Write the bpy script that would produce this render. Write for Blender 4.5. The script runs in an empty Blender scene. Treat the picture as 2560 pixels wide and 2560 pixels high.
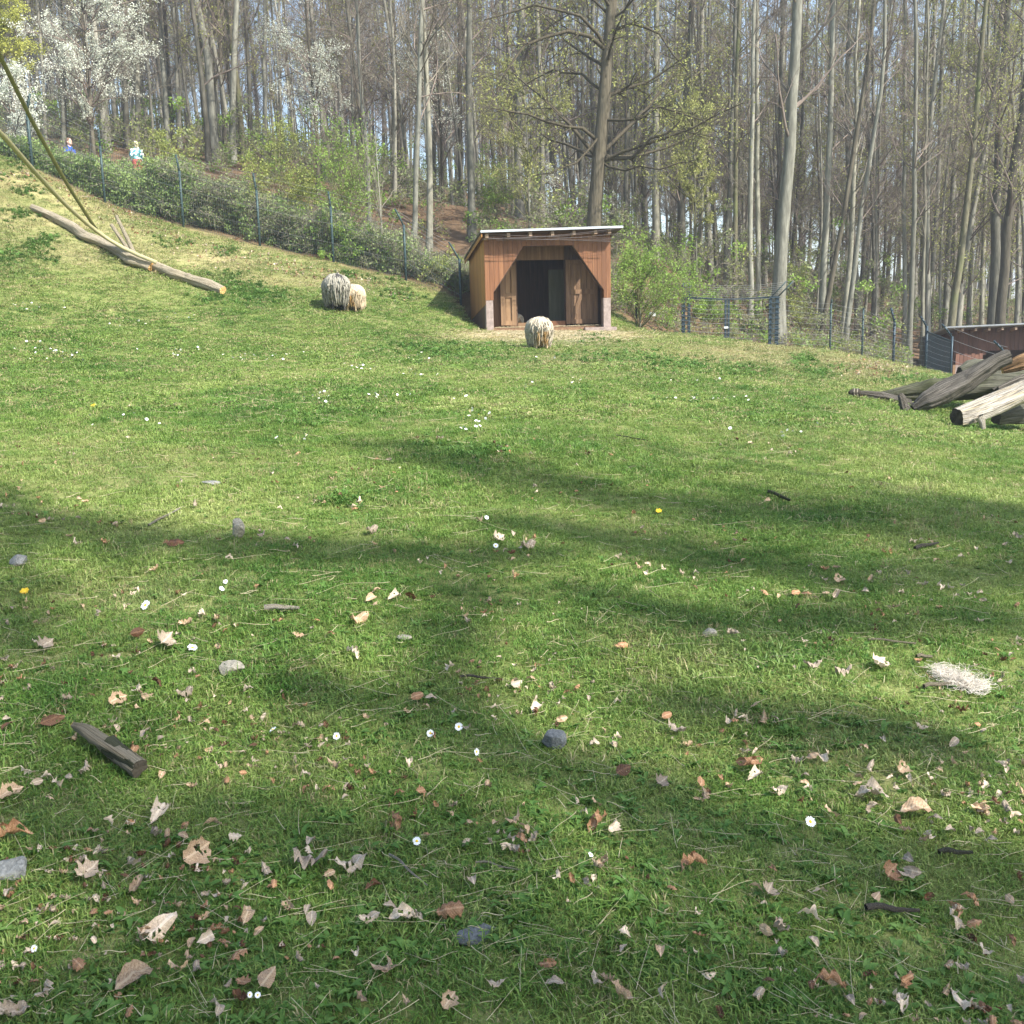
import bpy, math, random
import numpy as np
from mathutils import Vector, Matrix
from math import radians, sin, cos, pi

scene = bpy.context.scene
C = scene.collection
rng = np.random.default_rng(7)
random.seed(7)

# ------------------------------------------------------------------ camera, sky, sun, exposure
FPX, PITCH, ROLL, EYE = 2512.0, 9.5, -1.5, 1.65
cam_data = bpy.data.cameras.new('camera')
cam_data.sensor_width = 36.0
cam_data.lens = 36.0 * FPX / 2560.0
cam_data.clip_start = 0.05
cam_data.clip_end = 2500
cam = bpy.data.objects.new('camera', cam_data)
C.objects.link(cam)
R3 = Matrix.Rotation(radians(90 - PITCH), 3, 'X') @ Matrix.Rotation(radians(ROLL), 3, 'Z')
cam.matrix_world = Matrix.Translation((0, 0, EYE)) @ R3.to_4x4()
scene.camera = cam

SUN_AZ, SUN_EL = 128.0, 43.0          # clockwise from +Y
sun_pos = np.array([sin(radians(SUN_AZ)) * cos(radians(SUN_EL)), cos(radians(SUN_AZ)) * cos(radians(SUN_EL)), sin(radians(SUN_EL))])
world = bpy.data.worlds.new('World')
scene.world = world
world.use_nodes = True
wn = world.node_tree.nodes
wl = world.node_tree.links
for n in list(wn): wn.remove(n)
sky = wn.new('ShaderNodeTexSky'); sky.sky_type = 'NISHITA'; sky.sun_disc = False
sky.sun_elevation = radians(SUN_EL); sky.sun_rotation = radians(SUN_AZ); sky.air_density = 1.2; sky.dust_density = 1.5
bg = wn.new('ShaderNodeBackground'); bg.inputs['Strength'].default_value = 0.15
wo = wn.new('ShaderNodeOutputWorld')
wl.new(sky.outputs[0], bg.inputs[0]); wl.new(bg.outputs[0], wo.inputs[0])
sd = bpy.data.lights.new('sun', 'SUN'); sd.energy = 4.9; sd.angle = radians(0.9); sd.color = (1.0, 0.955, 0.88)
sun = bpy.data.objects.new('sun', sd); C.objects.link(sun)
sun.rotation_euler = Vector(-sun_pos).to_track_quat('-Z', 'Y').to_euler()
scene.view_settings.view_transform = 'Standard'
scene.view_settings.look = 'None'
scene.view_settings.gamma = 1.0
scene.view_settings.use_curve_mapping = False
scene.view_settings.exposure = 1.2
scene.cycles.max_bounces = 5
scene.cycles.diffuse_bounces = 3
scene.cycles.transparent_max_bounces = 6

# ------------------------------------------------------------------ unprojection helpers (photo px -> place)
RN = np.array(R3)
EYEP = np.array([0, 0, EYE])
def rays(u, v):
    u = np.asarray(u, float); v = np.asarray(v, float)
    d = np.stack([(u - 1280) / FPX, (1280 - v) / FPX, -np.ones_like(u)], -1)
    return d @ RN.T
def P(u, v, Y):
    d = rays(u, v)
    return EYEP + d * (np.asarray(Y) / d[..., 1])[..., None]
def proj(p):
    q = (np.asarray(p, float) - EYEP) @ RN
    return np.stack([1280 + FPX * q[..., 0] / -q[..., 2], 1280 - FPX * q[..., 1] / -q[..., 2]], -1)

# ------------------------------------------------------------------ terrain: thin-plate through surveyed points
pix = [ # u, v, Y
 (0,1280,6.0),(640,1280,6.2),(1280,1280,6.4),(1900,1280,6.6),(2560,1280,6.8),
 (0,1000,10.5),(640,1000,11),(1280,1000,11.4),(1900,1000,12.3),(2500,1090,11.5),
 (0,880,13.8),(0,740,18),(0,600,22),(0,490,25),(-300,560,20),
 (640,900,16),(640,800,20),(640,720,23.5),(300,800,19),(300,640,23.5),
 (1280,870,19.5),(1000,850,20.5),(1000,780,24),(1600,880,19),(1900,915,17.5),(2200,985,16),(2400,1045,14.5),
 (81,417,28),(-200,330,28),(263,511,28),(459,567,28),(650,615,28),(834,657,28),(1015,699,27.8),(1152,752,27.5),
 (1218,825,25),(1375,826,25.3),(1535,827,25.6),(1720,838,25.5),(1900,862,24.5),(2074,882,24.5),(2230,918,25.5),(2310,950,26),(2560,1010,25),
 (1340,700,29.5),(1540,790,30),(1720,885,30.5),(1930,905,30),(2230,930,32),(2560,960,33),(2900,990,33),
 (180,470,34),(345,450,34),(560,480,34),(80,440,34),(800,560,34),
 (161,363,42),(345,372,42),(538,405,40),(650,410,42),(900,480,44),
 (1030,668,31),(1072,655,32),(1180,600,34),(1150,515,40),(1250,540,40),(1330,565,38),(1480,600,36),(1638,640,38),
 (1811,780,38),(1944,850,32),(2060,820,42),(2300,860,42),(2500,850,42),(2900,880,42),
 (100,320,60),(500,345,62),(900,420,64),(1300,520,64),(1700,660,66),(2100,740,66),(2560,770,66),(-300,330,60),
 (1280,520,100),(2300,720,100),(300,360,100)]
ctl = [P(u, v, Y) for u, v, Y in pix]
for x in (-5, -2, 0, 2, 5):
    for y in (-12, -3, 1.5, 3.2):
        ctl.append(np.array([x, y, 0.082 * y - 0.035 * x]))
ctl = np.array(ctl)
def tk(r2): return 0.5 * r2 * np.log(r2 + 1e-9)
def fit(P3, lam=0.6):
    n = len(P3); X = P3[:, :2]
    K = tk(((X[:, None] - X[None]) ** 2).sum(-1)) + lam * np.eye(n)
    A = np.zeros((n + 3, n + 3)); A[:n, :n] = K
    A[:n, n] = 1; A[:n, n + 1:] = X; A[n, :n] = 1; A[n + 1:, :n] = X.T
    b = np.zeros(n + 3); b[:n] = P3[:, 2]
    return np.linalg.solve(A, b)
W = fit(ctl)
PAD = P(1214.5, 822, 25.0); PANG = radians(9.0)
def bump(x, y):
    return 0.018 * np.sin(x * 1.7 + 0.6 * y) * np.sin(y * 1.3 - 0.5 * x) + 0.012 * np.sin(x * 4.1 + y * 2.3 + 1) + 0.008 * np.sin(y * 6.3 - x * 3.1)
def ground(x, y):
    x = np.asarray(x, float); y = np.asarray(y, float)
    shp = x.shape; x = x.ravel(); y = y.ravel()
    yc = np.clip(y, -14, 105); lim = 12 + 0.62 * np.clip(yc, 0, 999)
    xc = lim * np.tanh(x / lim * 0.9) / 0.9 if False else np.clip(x, -lim, lim)
    out = np.empty(len(xc))
    for i in range(0, len(xc), 20000):
        q = np.stack([xc[i:i + 20000], yc[i:i + 20000]], 1)
        k = tk(((q[:, None] - ctl[None, :, :2]) ** 2).sum(-1))
        out[i:i + 20000] = k @ W[:-3] + W[-3] + q @ W[-2:]
    out = out + bump(x, y)
    # levelled pad under the big shed
    a = (x - PAD[0]) * cos(PANG) + (y - PAD[1]) * sin(PANG); b = -(x - PAD[0]) * sin(PANG) + (y - PAD[1]) * cos(PANG)
    d = np.maximum.reduce([-0.1 - a, a - 3.3, -0.3 - b, b - 3.1, np.zeros_like(a)])
    w = np.clip(1 - d / 0.35, 0, 1)
    out = out * (1 - w) + np.minimum(out, PAD[2] - 0.07) * w
    return out.reshape(shp)
# cached fast lookup
GX = np.linspace(-75, 75, 601); GY = np.concatenate([np.arange(-14, 40, 0.2), np.arange(40, 130, 1.0)])
GZ = ground(*np.meshgrid(GX, GY))
def gz(x, y):
    x = np.asarray(x, float); y = np.asarray(y, float)
    fx = np.clip((x + 75) / 0.25, 0, 599.999); ix = fx.astype(int); fx = fx - ix
    iy = np.clip(np.searchsorted(GY, y, 'right') - 1, 0, len(GY) - 2); fy = np.clip((y - GY[iy]) / (GY[iy + 1] - GY[iy]), 0, 1)
    return (GZ[iy, ix] * (1 - fx) + GZ[iy, ix + 1] * fx) * (1 - fy) + (GZ[iy + 1, ix] * (1 - fx) + GZ[iy + 1, ix + 1] * fx) * fy
def G(u, v, ymax=60.0):
    """first ground point along the sight line through photo pixel (u, v)"""
    d = rays(u, v); d = d / d[..., 1:2]
    ys = np.concatenate([np.arange(1.2, 12, 0.05), np.arange(12, ymax, 0.1)])
    p = EYEP + d[..., None, :] * ys[:, None]
    h = p[..., 2] - gz(p[..., 0], p[..., 1])
    hit = h < 0
    k = np.where(hit.any(-1), hit.argmax(-1), len(ys) - 1)
    y = ys[k]
    q = EYEP + d * y[..., None]
    q[..., 2] = gz(q[..., 0], q[..., 1])
    return q
def gnormal(x, y):
    e = 0.15
    return Vector((-(float(gz(x + e, y)) - float(gz(x - e, y))) / (2 * e), -(float(gz(x, y + e)) - float(gz(x, y - e))) / (2 * e), 1)).normalized()

# ------------------------------------------------------------------ materials
def new_mat(name):
    m = bpy.data.materials.new(name); m.use_nodes = True
    nt = m.node_tree
    return m, nt, nt.nodes['Principled BSDF'], nt.nodes['Material Output']
def ramp(nt, fac, cols, interp='LINEAR'):
    r = nt.nodes.new('ShaderNodeValToRGB'); r.color_ramp.interpolation = interp
    e = r.color_ramp.elements
    while len(e) < len(cols): e.new(0.5)
    for i, (p, c) in enumerate(cols):
        e[i].position = p; e[i].color = (*c, 1)
    nt.links.new(fac, r.inputs[0]); return r.outputs[0]
def noise(nt, vec, scale, detail=4, rough=0.55, w=None):
    n = nt.nodes.new('ShaderNodeTexNoise'); n.inputs['Scale'].default_value = scale
    n.inputs['Detail'].default_value = detail; n.inputs['Roughness'].default_value = rough
    if vec is not None: nt.links.new(vec, n.inputs['Vector'])
    return n.outputs['Fac']
def vmap(nt, src, scale=(1, 1, 1), rot=(0, 0, 0)):
    m = nt.nodes.new('ShaderNodeMapping'); m.inputs['Scale'].default_value = scale; m.inputs['Rotation'].default_value = rot
    nt.links.new(src, m.inputs[0]); return m.outputs[0]
def coord(nt, kind='Object'):
    if kind == 'World': return nt.nodes.new('ShaderNodeNewGeometry').outputs['Position']
    return nt.nodes.new('ShaderNodeTexCoord').outputs[kind]
def mix(nt, f, a, b, mode='MIX'):
    m = nt.nodes.new('ShaderNodeMix'); m.data_type = 'RGBA'; m.blend_type = mode
    for s, x in ((m.inputs[0], f), (m.inputs[6], a), (m.inputs[7], b)):
        if hasattr(x, 'is_linked'): nt.links.new(x, s)
        elif isinstance(x, tuple): s.default_value = (*x, 1)
        else: s.default_value = x
    return m.outputs[2]
def bumpn(nt, h, b, strength=0.4, dist=0.02):
    n = nt.nodes.new('ShaderNodeBump'); n.inputs['Strength'].default_value = strength; n.inputs['Distance'].default_value = dist
    nt.links.new(h, n.inputs['Height']); nt.links.new(n.outputs[0], b.inputs['Normal'])
def attr(nt, name, typ='GEOMETRY'):
    a = nt.nodes.new('ShaderNodeAttribute'); a.attribute_name = name; a.attribute_type = typ
    return a.outputs['Fac']
def objrand(nt): return nt.nodes.new('ShaderNodeObjectInfo').outputs['Random']
def math_(nt, op, a, b=None):
    m = nt.nodes.new('ShaderNodeMath'); m.operation = op
    for s, x in ((m.inputs[0], a), (m.inputs[1], b)):
        if x is None: continue
        if hasattr(x, 'is_linked'): nt.links.new(x, s)
        else: s.default_value = x
    return m.outputs[0]

def bark_mat(name, c1, c2, c3, vscale=(9, 9, 1.2), strength=0.5, moss=None, scale=1.0):
    m, nt, b, o = new_mat(name)
    v = coord(nt); v2 = vmap(nt, v, vscale)
    n1 = noise(nt, v2, 2.2 * scale, 6, 0.65); n2 = noise(nt, v, 0.9 * scale, 3)
    col = ramp(nt, n1, [(0.28, c1), (0.52, c2), (0.75, c3)])
    r = objrand(nt)
    dark = ramp(nt, r, [(0, (0.5, 0.48, 0.42)), (0.5, (0.95, 0.93, 0.88)), (1, (1.35, 1.33, 1.25))])
    col = mix(nt, 1.0, col, dark, 'MULTIPLY')
    if moss: col = mix(nt, ramp(nt, n2, [(0.5, (0, 0, 0)), (0.66, (1, 1, 1))]), col, moss)
    nt.links.new(col, b.inputs['Base Color']); b.inputs['Roughness'].default_value = 0.85
    b.inputs['Specular IOR Level'].default_value = 0.2
    bumpn(nt, n1, b, strength, 0.03)
    return m
def flat_mat(name, c, rough=0.8, var=0.25, scale=30, metal=0.0, spec=0.3):
    m, nt, b, o = new_mat(name)
    n = noise(nt, coord(nt), scale, 3)
    lo = tuple(x * (1 - var) for x in c); hi = tuple(min(1, x * (1 + var)) for x in c)
    nt.links.new(ramp(nt, n, [(0.3, lo), (0.7, hi)]), b.inputs['Base Color'])
    b.inputs['Roughness'].default_value = rough; b.inputs['Metallic'].default_value = metal
    b.inputs['Specular IOR Level'].default_value = spec
    return m
def leafy_mat(name, cols, transl=0.4, rand='world', wscale=0.6, rough=0.6):
    m, nt, b, o = new_mat(name)
    wpos = coord(nt, 'World')
    n = noise(nt, wpos, wscale, 3)
    n2 = noise(nt, wpos, wscale * 22, 2)
    f = math_(nt, 'ADD', math_(nt, 'MULTIPLY', n, 0.45), math_(nt, 'MULTIPLY', n2, 0.55))
    col = ramp(nt, f, cols)
    nt.links.new(col, b.inputs['Base Color']); b.inputs['Roughness'].default_value = rough
    b.inputs['Specular IOR Level'].default_value = 0.25
    t = nt.nodes.new('ShaderNodeBsdfTranslucent'); nt.links.new(col, t.inputs[0])
    mx = nt.nodes.new('ShaderNodeMixShader'); mx.inputs[0].default_value = transl
    nt.links.new(b.outputs[0], mx.inputs[1]); nt.links.new(t.outputs[0], mx.inputs[2]); nt.links.new(mx.outputs[0], o.inputs[0])
    return m
def wood_mat(name, c1, c2, rough=0.6, grain=(14, 14, 0.9), axis_rot=(0, 0, 0), streak=None):
    m, nt, b, o = new_mat(name)
    v = vmap(nt, coord(nt), grain, axis_rot)
    # offset the grain per plank
    add = nt.nodes.new('ShaderNodeVectorMath'); add.operation = 'ADD'
    comb = nt.nodes.new('ShaderNodeCombineXYZ'); r = objrand(nt)
    nt.links.new(math_(nt, 'MULTIPLY', r, 37.0), comb.inputs[0]); nt.links.new(math_(nt, 'MULTIPLY', r, 91.0), comb.inputs[2])
    nt.links.new(v, add.inputs[0]); nt.links.new(comb.outputs[0], add.inputs[1])
    n = noise(nt, add.outputs[0], 1.6, 6, 0.6)
    col = ramp(nt, n, [(0.3, c1), (0.7, c2)])
    if streak:
        col = mix(nt, ramp(nt, noise(nt, add.outputs[0], 0.55, 2), [(0.52, (0, 0, 0)), (0.7, (0.6, 0.6, 0.6))]), col, streak)
    col = mix(nt, 1.0, col, ramp(nt, r, [(0, (0.8, 0.78, 0.76)), (1, (1.15, 1.12, 1.08))]), 'MULTIPLY')
    nt.links.new(col, b.inputs['Base Color']); b.inputs['Roughness'].default_value = rough
    b.inputs['Specular IOR Level'].default_value = 0.3
    bumpn(nt, n, b, 0.25, 0.01)
    return m

M = {}
M['bark_grey'] = bark_mat('bark_grey', (0.08, 0.08, 0.067), (0.17, 0.17, 0.145), (0.29, 0.29, 0.255), (4, 4, 0.8), 0.3)
M['bark_pale'] = bark_mat('bark_pale', (0.10, 0.097, 0.077), (0.21, 0.205, 0.167), (0.34, 0.33, 0.275), (4, 4, 1.1), 0.3)
M['bark_dark'] = bark_mat('bark_dark', (0.045, 0.04, 0.03), (0.09, 0.08, 0.06), (0.15, 0.14, 0.105), (6, 6, 1.0), 0.5)
M['bark_oak'] = bark_mat('bark_oak', (0.06, 0.05, 0.037), (0.125, 0.11, 0.08), (0.22, 0.195, 0.145), (12, 12, 1.0), 0.8)
M['bark_moss'] = bark_mat('bark_moss', (0.10, 0.095, 0.06), (0.2, 0.19, 0.13), (0.34, 0.33, 0.25), (4, 4, 1.1), 0.3, moss=(0.12, 0.14, 0.05))
M['bark_far'] = bark_mat('bark_far', (0.085, 0.082, 0.067), (0.17, 0.165, 0.14), (0.29, 0.28, 0.245), (3, 3, 0.7), 0.2)
M['twig'] = flat_mat('twig', (0.165, 0.132, 0.108), 0.9, 0.45, 1.2)
M['twig_grey'] = flat_mat('twig_grey', (0.19, 0.17, 0.13), 0.9, 0.3, 2)
M['twig_green'] = flat_mat('twig_green', (0.15, 0.145, 0.07), 0.9, 0.3, 2)
M['bud'] = leafy_mat('spring_leaf', [(0.3, (0.2, 0.22, 0.06)), (0.5, (0.34, 0.36, 0.11)), (0.7, (0.46, 0.46, 0.17))], 0.35, wscale=0.8)
M['leaf_green'] = leafy_mat('fresh_leaf', [(0.3, (0.10, 0.17, 0.03)), (0.5, (0.21, 0.33, 0.06)), (0.7, (0.36, 0.47, 0.11))], 0.4, wscale=0.8)
M['leaf_olive'] = leafy_mat('olive_leaf', [(0.3, (0.15, 0.18, 0.04)), (0.5, (0.27, 0.31, 0.075)), (0.7, (0.4, 0.43, 0.14))], 0.35, wscale=0.8)
M['leaf_ivy'] = leafy_mat('bramble_leaf', [(0.3, (0.10, 0.14, 0.045)), (0.5, (0.19, 0.27, 0.08)), (0.72, (0.33, 0.41, 0.15))], 0.25, wscale=0.7)
M['leaf_grey'] = leafy_mat('dry_thicket_leaf', [(0.3, (0.12, 0.14, 0.055)), (0.5, (0.21, 0.25, 0.10)), (0.72, (0.33, 0.37, 0.17))], 0.25, wscale=0.7)
M['leaf_rust'] = leafy_mat('withered_leaf', [(0.3, (0.14, 0.07, 0.04)), (0.55, (0.24, 0.13, 0.075)), (0.75, (0.34, 0.21, 0.13))], 0.3, wscale=1)
M['blossom'] = leafy_mat('white_blossom', [(0.3, (0.42, 0.46, 0.34)), (0.6, (0.72, 0.74, 0.64))], 0.3, wscale=1)
M['yellow_leaf'] = leafy_mat('yellow_leaf', [(0.3, (0.3, 0.32, 0.06)), (0.5, (0.48, 0.5, 0.11)), (0.7, (0.6, 0.6, 0.2))], 0.4, wscale=0.8)

def grass_mat(name, base_shift=1.0):
    m, nt, b, o = new_mat(name)
    wpos = coord(nt, 'World')
    n1 = noise(nt, wpos, 0.45, 4, 0.6); n2 = noise(nt, wpos, 2.6, 4, 0.6); n3 = noise(nt, wpos, 85, 2, .7)
    f = math_(nt, 'ADD', math_(nt, 'ADD', math_(nt, 'MULTIPLY', n1, 0.36), math_(nt, 'MULTIPLY', n2, 0.26)), math_(nt, 'MULTIPLY', n3, 0.38))
    green = ramp(nt, f, [(0.36, (0.035, 0.14, 0.014)), (0.46, (0.115, 0.25, 0.036)), (0.55, (0.28, 0.39, 0.085)), (0.65, (0.56, 0.60, 0.23))])
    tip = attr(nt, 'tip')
    green = mix(nt, tip, mix(nt, 0.7, green, (0.045, 0.055, 0.016)), green)  # blade bases darkened in colour to stand for shade in the gaps
    dry = attr(nt, 'dry', 'INSTANCER')
    col = mix(nt, dry, green, ramp(nt, n3, [(0.3, (0.27, 0.22, 0.10)), (0.7, (0.52, 0.45, 0.25))]))
    nt.links.new(col, b.inputs['Base Color']); b.inputs['Roughness'].default_value = 0.5
    b.inputs['Specular IOR Level'].default_value = 0.3
    t = nt.nodes.new('ShaderNodeBsdfTranslucent'); nt.links.new(col, t.inputs[0])
    mx = nt.nodes.new('ShaderNodeMixShader'); mx.inputs[0].default_value = 0.35
    nt.links.new(b.outputs[0], mx.inputs[1]); nt.links.new(t.outputs[0], mx.inputs[2]); nt.links.new(mx.outputs[0], o.inputs[0])
    return m
M['grass'] = grass_mat('grass_blade')
M['weed'] = leafy_mat('weed_leaf', [(0.3, (0.07, 0.15, 0.03)), (0.5, (0.11, 0.22, 0.045)), (0.7, (0.2, 0.31, 0.08))], 0.35, wscale=1.5)
M['straw'] = flat_mat('straw', (0.5, 0.43, 0.27), 0.7, 0.35, 8)

# ground
m, nt, b, o = new_mat('meadow_soil')
wpos = coord(nt, 'World')
n1 = noise(nt, wpos, 0.5, 5); n2 = noise(nt, wpos, 5, 6, 0.65); n3 = noise(nt, wpos, 60, 4, 0.7)
f = math_(nt, 'ADD', math_(nt, 'MULTIPLY', n1, 0.3), math_(nt, 'ADD', math_(nt, 'MULTIPLY', n2, 0.3), math_(nt, 'MULTIPLY', n3, 0.4)))
turf = ramp(nt, f, [(0.36, (0.05, 0.075, 0.02)), (0.48, (0.12, 0.15, 0.04)), (0.6, (0.22, 0.24, 0.085)), (0.72, (0.36, 0.33, 0.16))])
dryc = ramp(nt, f, [(0.36, (0.17, 0.14, 0.06)), (0.5, (0.34, 0.28, 0.14)), (0.68, (0.5, 0.42, 0.24))])
forest = ramp(nt, f, [(0.36, (0.05, 0.035, 0.02)), (0.5, (0.13, 0.085, 0.05)), (0.65, (0.25, 0.17, 0.10))])
col = mix(nt, attr(nt, 'dry'), turf, dryc)
col = mix(nt, attr(nt, 'wood'), col, forest)
nt.links.new(col, b.inputs['Base Color']); b.inputs['Roughness'].default_value = 0.95; b.inputs['Specular IOR Level'].default_value = 0.1
bumpn(nt, f, b, 0.7, 0.03)
M['soil'] = m

# ------------------------------------------------------------------ mesh helpers
def mk(name, V, F, mat=None, parent=None, smooth=False, attrs=None, fmat=None, mats=None):
    """mesh object from vertex array and face array(s) (n x 3 / n x 4, or a list of polygons)"""
    me = bpy.data.meshes.new(name)
    V = np.asarray(V, np.float32).reshape(-1, 3)
    if isinstance(F, np.ndarray): F = [F]
    if len(F) and not isinstance(F[0], np.ndarray):
        me.from_pydata([tuple(map(float, v)) for v in V], [], [tuple(f) for f in F])
    else:
        F = [f for f in F if len(f)]
        loops = np.concatenate([f.ravel() for f in F]).astype(np.int32)
        tot = np.concatenate([np.full(len(f), f.shape[1]) for f in F]).astype(np.int32)
        start = np.concatenate([[0], np.cumsum(tot)[:-1]]).astype(np.int32)
        me.vertices.add(len(V)); me.vertices.foreach_set('co', V.ravel())
        me.loops.add(len(loops)); me.loops.foreach_set('vertex_index', loops)
        me.polygons.add(len(tot)); me.polygons.foreach_set('loop_start', start); me.polygons.foreach_set('loop_total', tot)
    me.update(calc_edges=True)
    if not smooth and (len(V) <= 24 or name in ('stone',)): me.shade_flat()
    if smooth: me.polygons.foreach_set('use_smooth', np.ones(len(me.polygons), bool))
    if attrs:
        for k, a in attrs.items():
            at = me.attributes.new(k, 'FLOAT', 'POINT'); at.data.foreach_set('value', np.asarray(a, np.float32))
    for x in (mats or ([mat] if mat else [])): me.materials.append(x)
    if fmat is not None: me.polygons.foreach_set('material_index', np.asarray(fmat, np.int32))
    ob = bpy.data.objects.new(name, me)
    C.objects.link(ob)
    if parent is not None: ob.parent = parent
    return ob
class MB:
    """collects pieces of ONE object"""
    def __init__(s): s.V = []; s.F = {}; s.n = 0
    def add(s, V, F):
        V = np.asarray(V, float).reshape(-1, 3)
        if isinstance(F, np.ndarray): F = [F]
        for f in F:
            f = np.asarray(f)
            if len(f): s.F.setdefault(f.shape[1], []).append(f + s.n)
        s.V.append(V); s.n += len(V)
    def build(s, name, mat, parent=None, smooth=False, **k):
        return mk(name, np.concatenate(s.V), [np.concatenate(f) for f in s.F.values()], mat, parent, smooth, **k)
BOXF = np.array([[0, 2, 3, 1], [4, 5, 7, 6], [0, 1, 5, 4], [2, 6, 7, 3], [0, 4, 6, 2], [1, 3, 7, 5]])[:, ::-1].copy()
def box(x0, x1, y0, y1, z0, z1):
    V = np.array([[x, y, z] for x in (x0, x1) for y in (y0, y1) for z in (z0, z1)], float)
    return V, BOXF
def bar(a, b, w, d, up=(0, 0, 1)):
    a = np.array(a, float); b = np.array(b, float); t = b - a; t /= np.linalg.norm(t)
    s = np.cross(t, up); s /= np.linalg.norm(s) + 1e-9; n = np.cross(s, t)
    V = np.array([p + s * i * w / 2 + n * j * d / 2 for p in (a, b) for i in (-1, 1) for j in (-1, 1)])
    return V, BOXF
def prism(poly, y0, y1):
    """poly: (x, z) outline, extruded y0..y1"""
    n = len(poly)
    V = [(x, y0, z) for x, z in poly] + [(x, y1, z) for x, z in poly]
    F = [list(range(n)), list(range(2 * n - 1, n - 1, -1))] + [[i, i + n, (i + 1) % n + n, (i + 1) % n] for i in range(n)]
    return V, F
def tubes(Pt, R, S=5, cap=False, point=False):
    """Pt (M,K,3), R (M,K) -> verts, quads"""
    Pt = np.asarray(Pt, float); R = np.asarray(R, float)
    if Pt.ndim == 2: Pt = Pt[None]; R = R[None]
    Mn, K, _ = Pt.shape
    T = np.gradient(Pt, axis=1); T /= np.linalg.norm(T, axis=-1, keepdims=True) + 1e-9
    ref = np.where(np.abs(T[:, :1, 2:3]) > 0.9, np.array([1.0, 0, 0]), np.array([0, 0, 1.0]))
    ref = np.broadcast_to(ref, T.shape)
    A = np.cross(T, ref); A /= np.linalg.norm(A, axis=-1, keepdims=True) + 1e-9
    B = np.cross(T, A)
    th = np.arange(S) * 2 * pi / S
    V = Pt[:, :, None] + R[:, :, None, None] * (A[:, :, None] * np.cos(th)[:, None] + B[:, :, None] * np.sin(th)[:, None])
    idx = np.arange(Mn * K * S).reshape(Mn, K, S)
    a = idx[:, :-1]; c = idx[:, 1:]
    q = np.stack([a, np.roll(a, -1, 2), np.roll(c, -1, 2), c], -1).reshape(-1, 4)
    V = V.reshape(-1, 3)
    out = [q]
    if cap:
        cv = np.concatenate([Pt[:, 0], Pt[:, -1]]); n0 = len(V)
        V = np.concatenate([V, cv])
        i0 = idx[:, 0]; i1 = idx[:, -1]
        c0 = (n0 + np.arange(Mn))[:, None] * np.ones(S, int); c1 = (n0 + Mn + np.arange(Mn))[:, None] * np.ones(S, int)
        out.append(np.concatenate([np.stack([c0, np.roll(i0, -1, 1), i0], -1).reshape(-1, 3), np.stack([c1, i1, np.roll(i1, -1, 1)], -1).reshape(-1, 3)]))
    return V, out
def unit(v): return v / (np.linalg.norm(v, axis=-1, keepdims=True) + 1e-9)

def thing(name, label, cat, loc=(0, 0, 0), group=None, rz=0.0):
    o = bpy.data.objects.new(name, None); C.objects.link(o)
    o.location = tuple(float(a) for a in loc); o.rotation_euler = (0, 0, rz); o.empty_display_size = 0.2
    tag(o, label, cat, group); return o
def tag(o, label=None, cat=None, group=None, kind=None):
    if label: o['label'] = label
    if cat: o['category'] = cat
    if group: o['group'] = group
    if kind: o['kind'] = kind
    return o
def copy_tree(o, parent=None):
    c = o.copy(); C.objects.link(c)
    if parent is not None: c.parent = parent
    for ch in [x for x in o.children]: copy_tree(ch, c)
    return c

# geometry-nodes scatter for uncountable stuff
hidden_sources = {}
def source_collection(name, meshes):
    col = bpy.data.collections.new(name)
    for i, me in enumerate(meshes):
        ob = bpy.data.objects.new('%s_%02d' % (name, i), me); col.objects.link(ob)
    return col
def scatter_group():
    ng = bpy.data.node_groups.new('scatter', 'GeometryNodeTree')
    ng.interface.new_socket('Geometry', in_out='INPUT', socket_type='NodeSocketGeometry')
    ng.interface.new_socket('Collection', in_out='INPUT', socket_type='NodeSocketCollection')
    ng.interface.new_socket('Geometry', in_out='OUTPUT', socket_type='NodeSocketGeometry')
    N = ng.nodes; L = ng.links
    gi = N.new('NodeGroupInput'); go = N.new('NodeGroupOutput')
    ci = N.new('GeometryNodeCollectionInfo'); ci.inputs['Separate Children'].default_value = True; ci.inputs['Reset Children'].default_value = True
    iop = N.new('GeometryNodeInstanceOnPoints'); iop.inputs['Pick Instance'].default_value = True
    L.new(gi.outputs[1], ci.inputs[0]); L.new(ci.outputs[0], iop.inputs['Instance'])
    L.new(gi.outputs[0], iop.inputs['Points'])
    def na(name, typ):
        a = N.new('GeometryNodeInputNamedAttribute'); a.data_type = typ; a.inputs[0].default_value = name; return a.outputs[0]
    L.new(na('idx', 'INT'), iop.inputs['Instance Index'])
    e2r = N.new('FunctionNodeEulerToRotation'); L.new(na('rot', 'FLOAT_VECTOR'), e2r.inputs[0]); L.new(e2r.outputs[0], iop.inputs['Rotation'])
    L.new(na('scl', 'FLOAT_VECTOR'), iop.inputs['Scale'])
    L.new(iop.outputs[0], go.inputs[0])
    return ng
SG = scatter_group()
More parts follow.
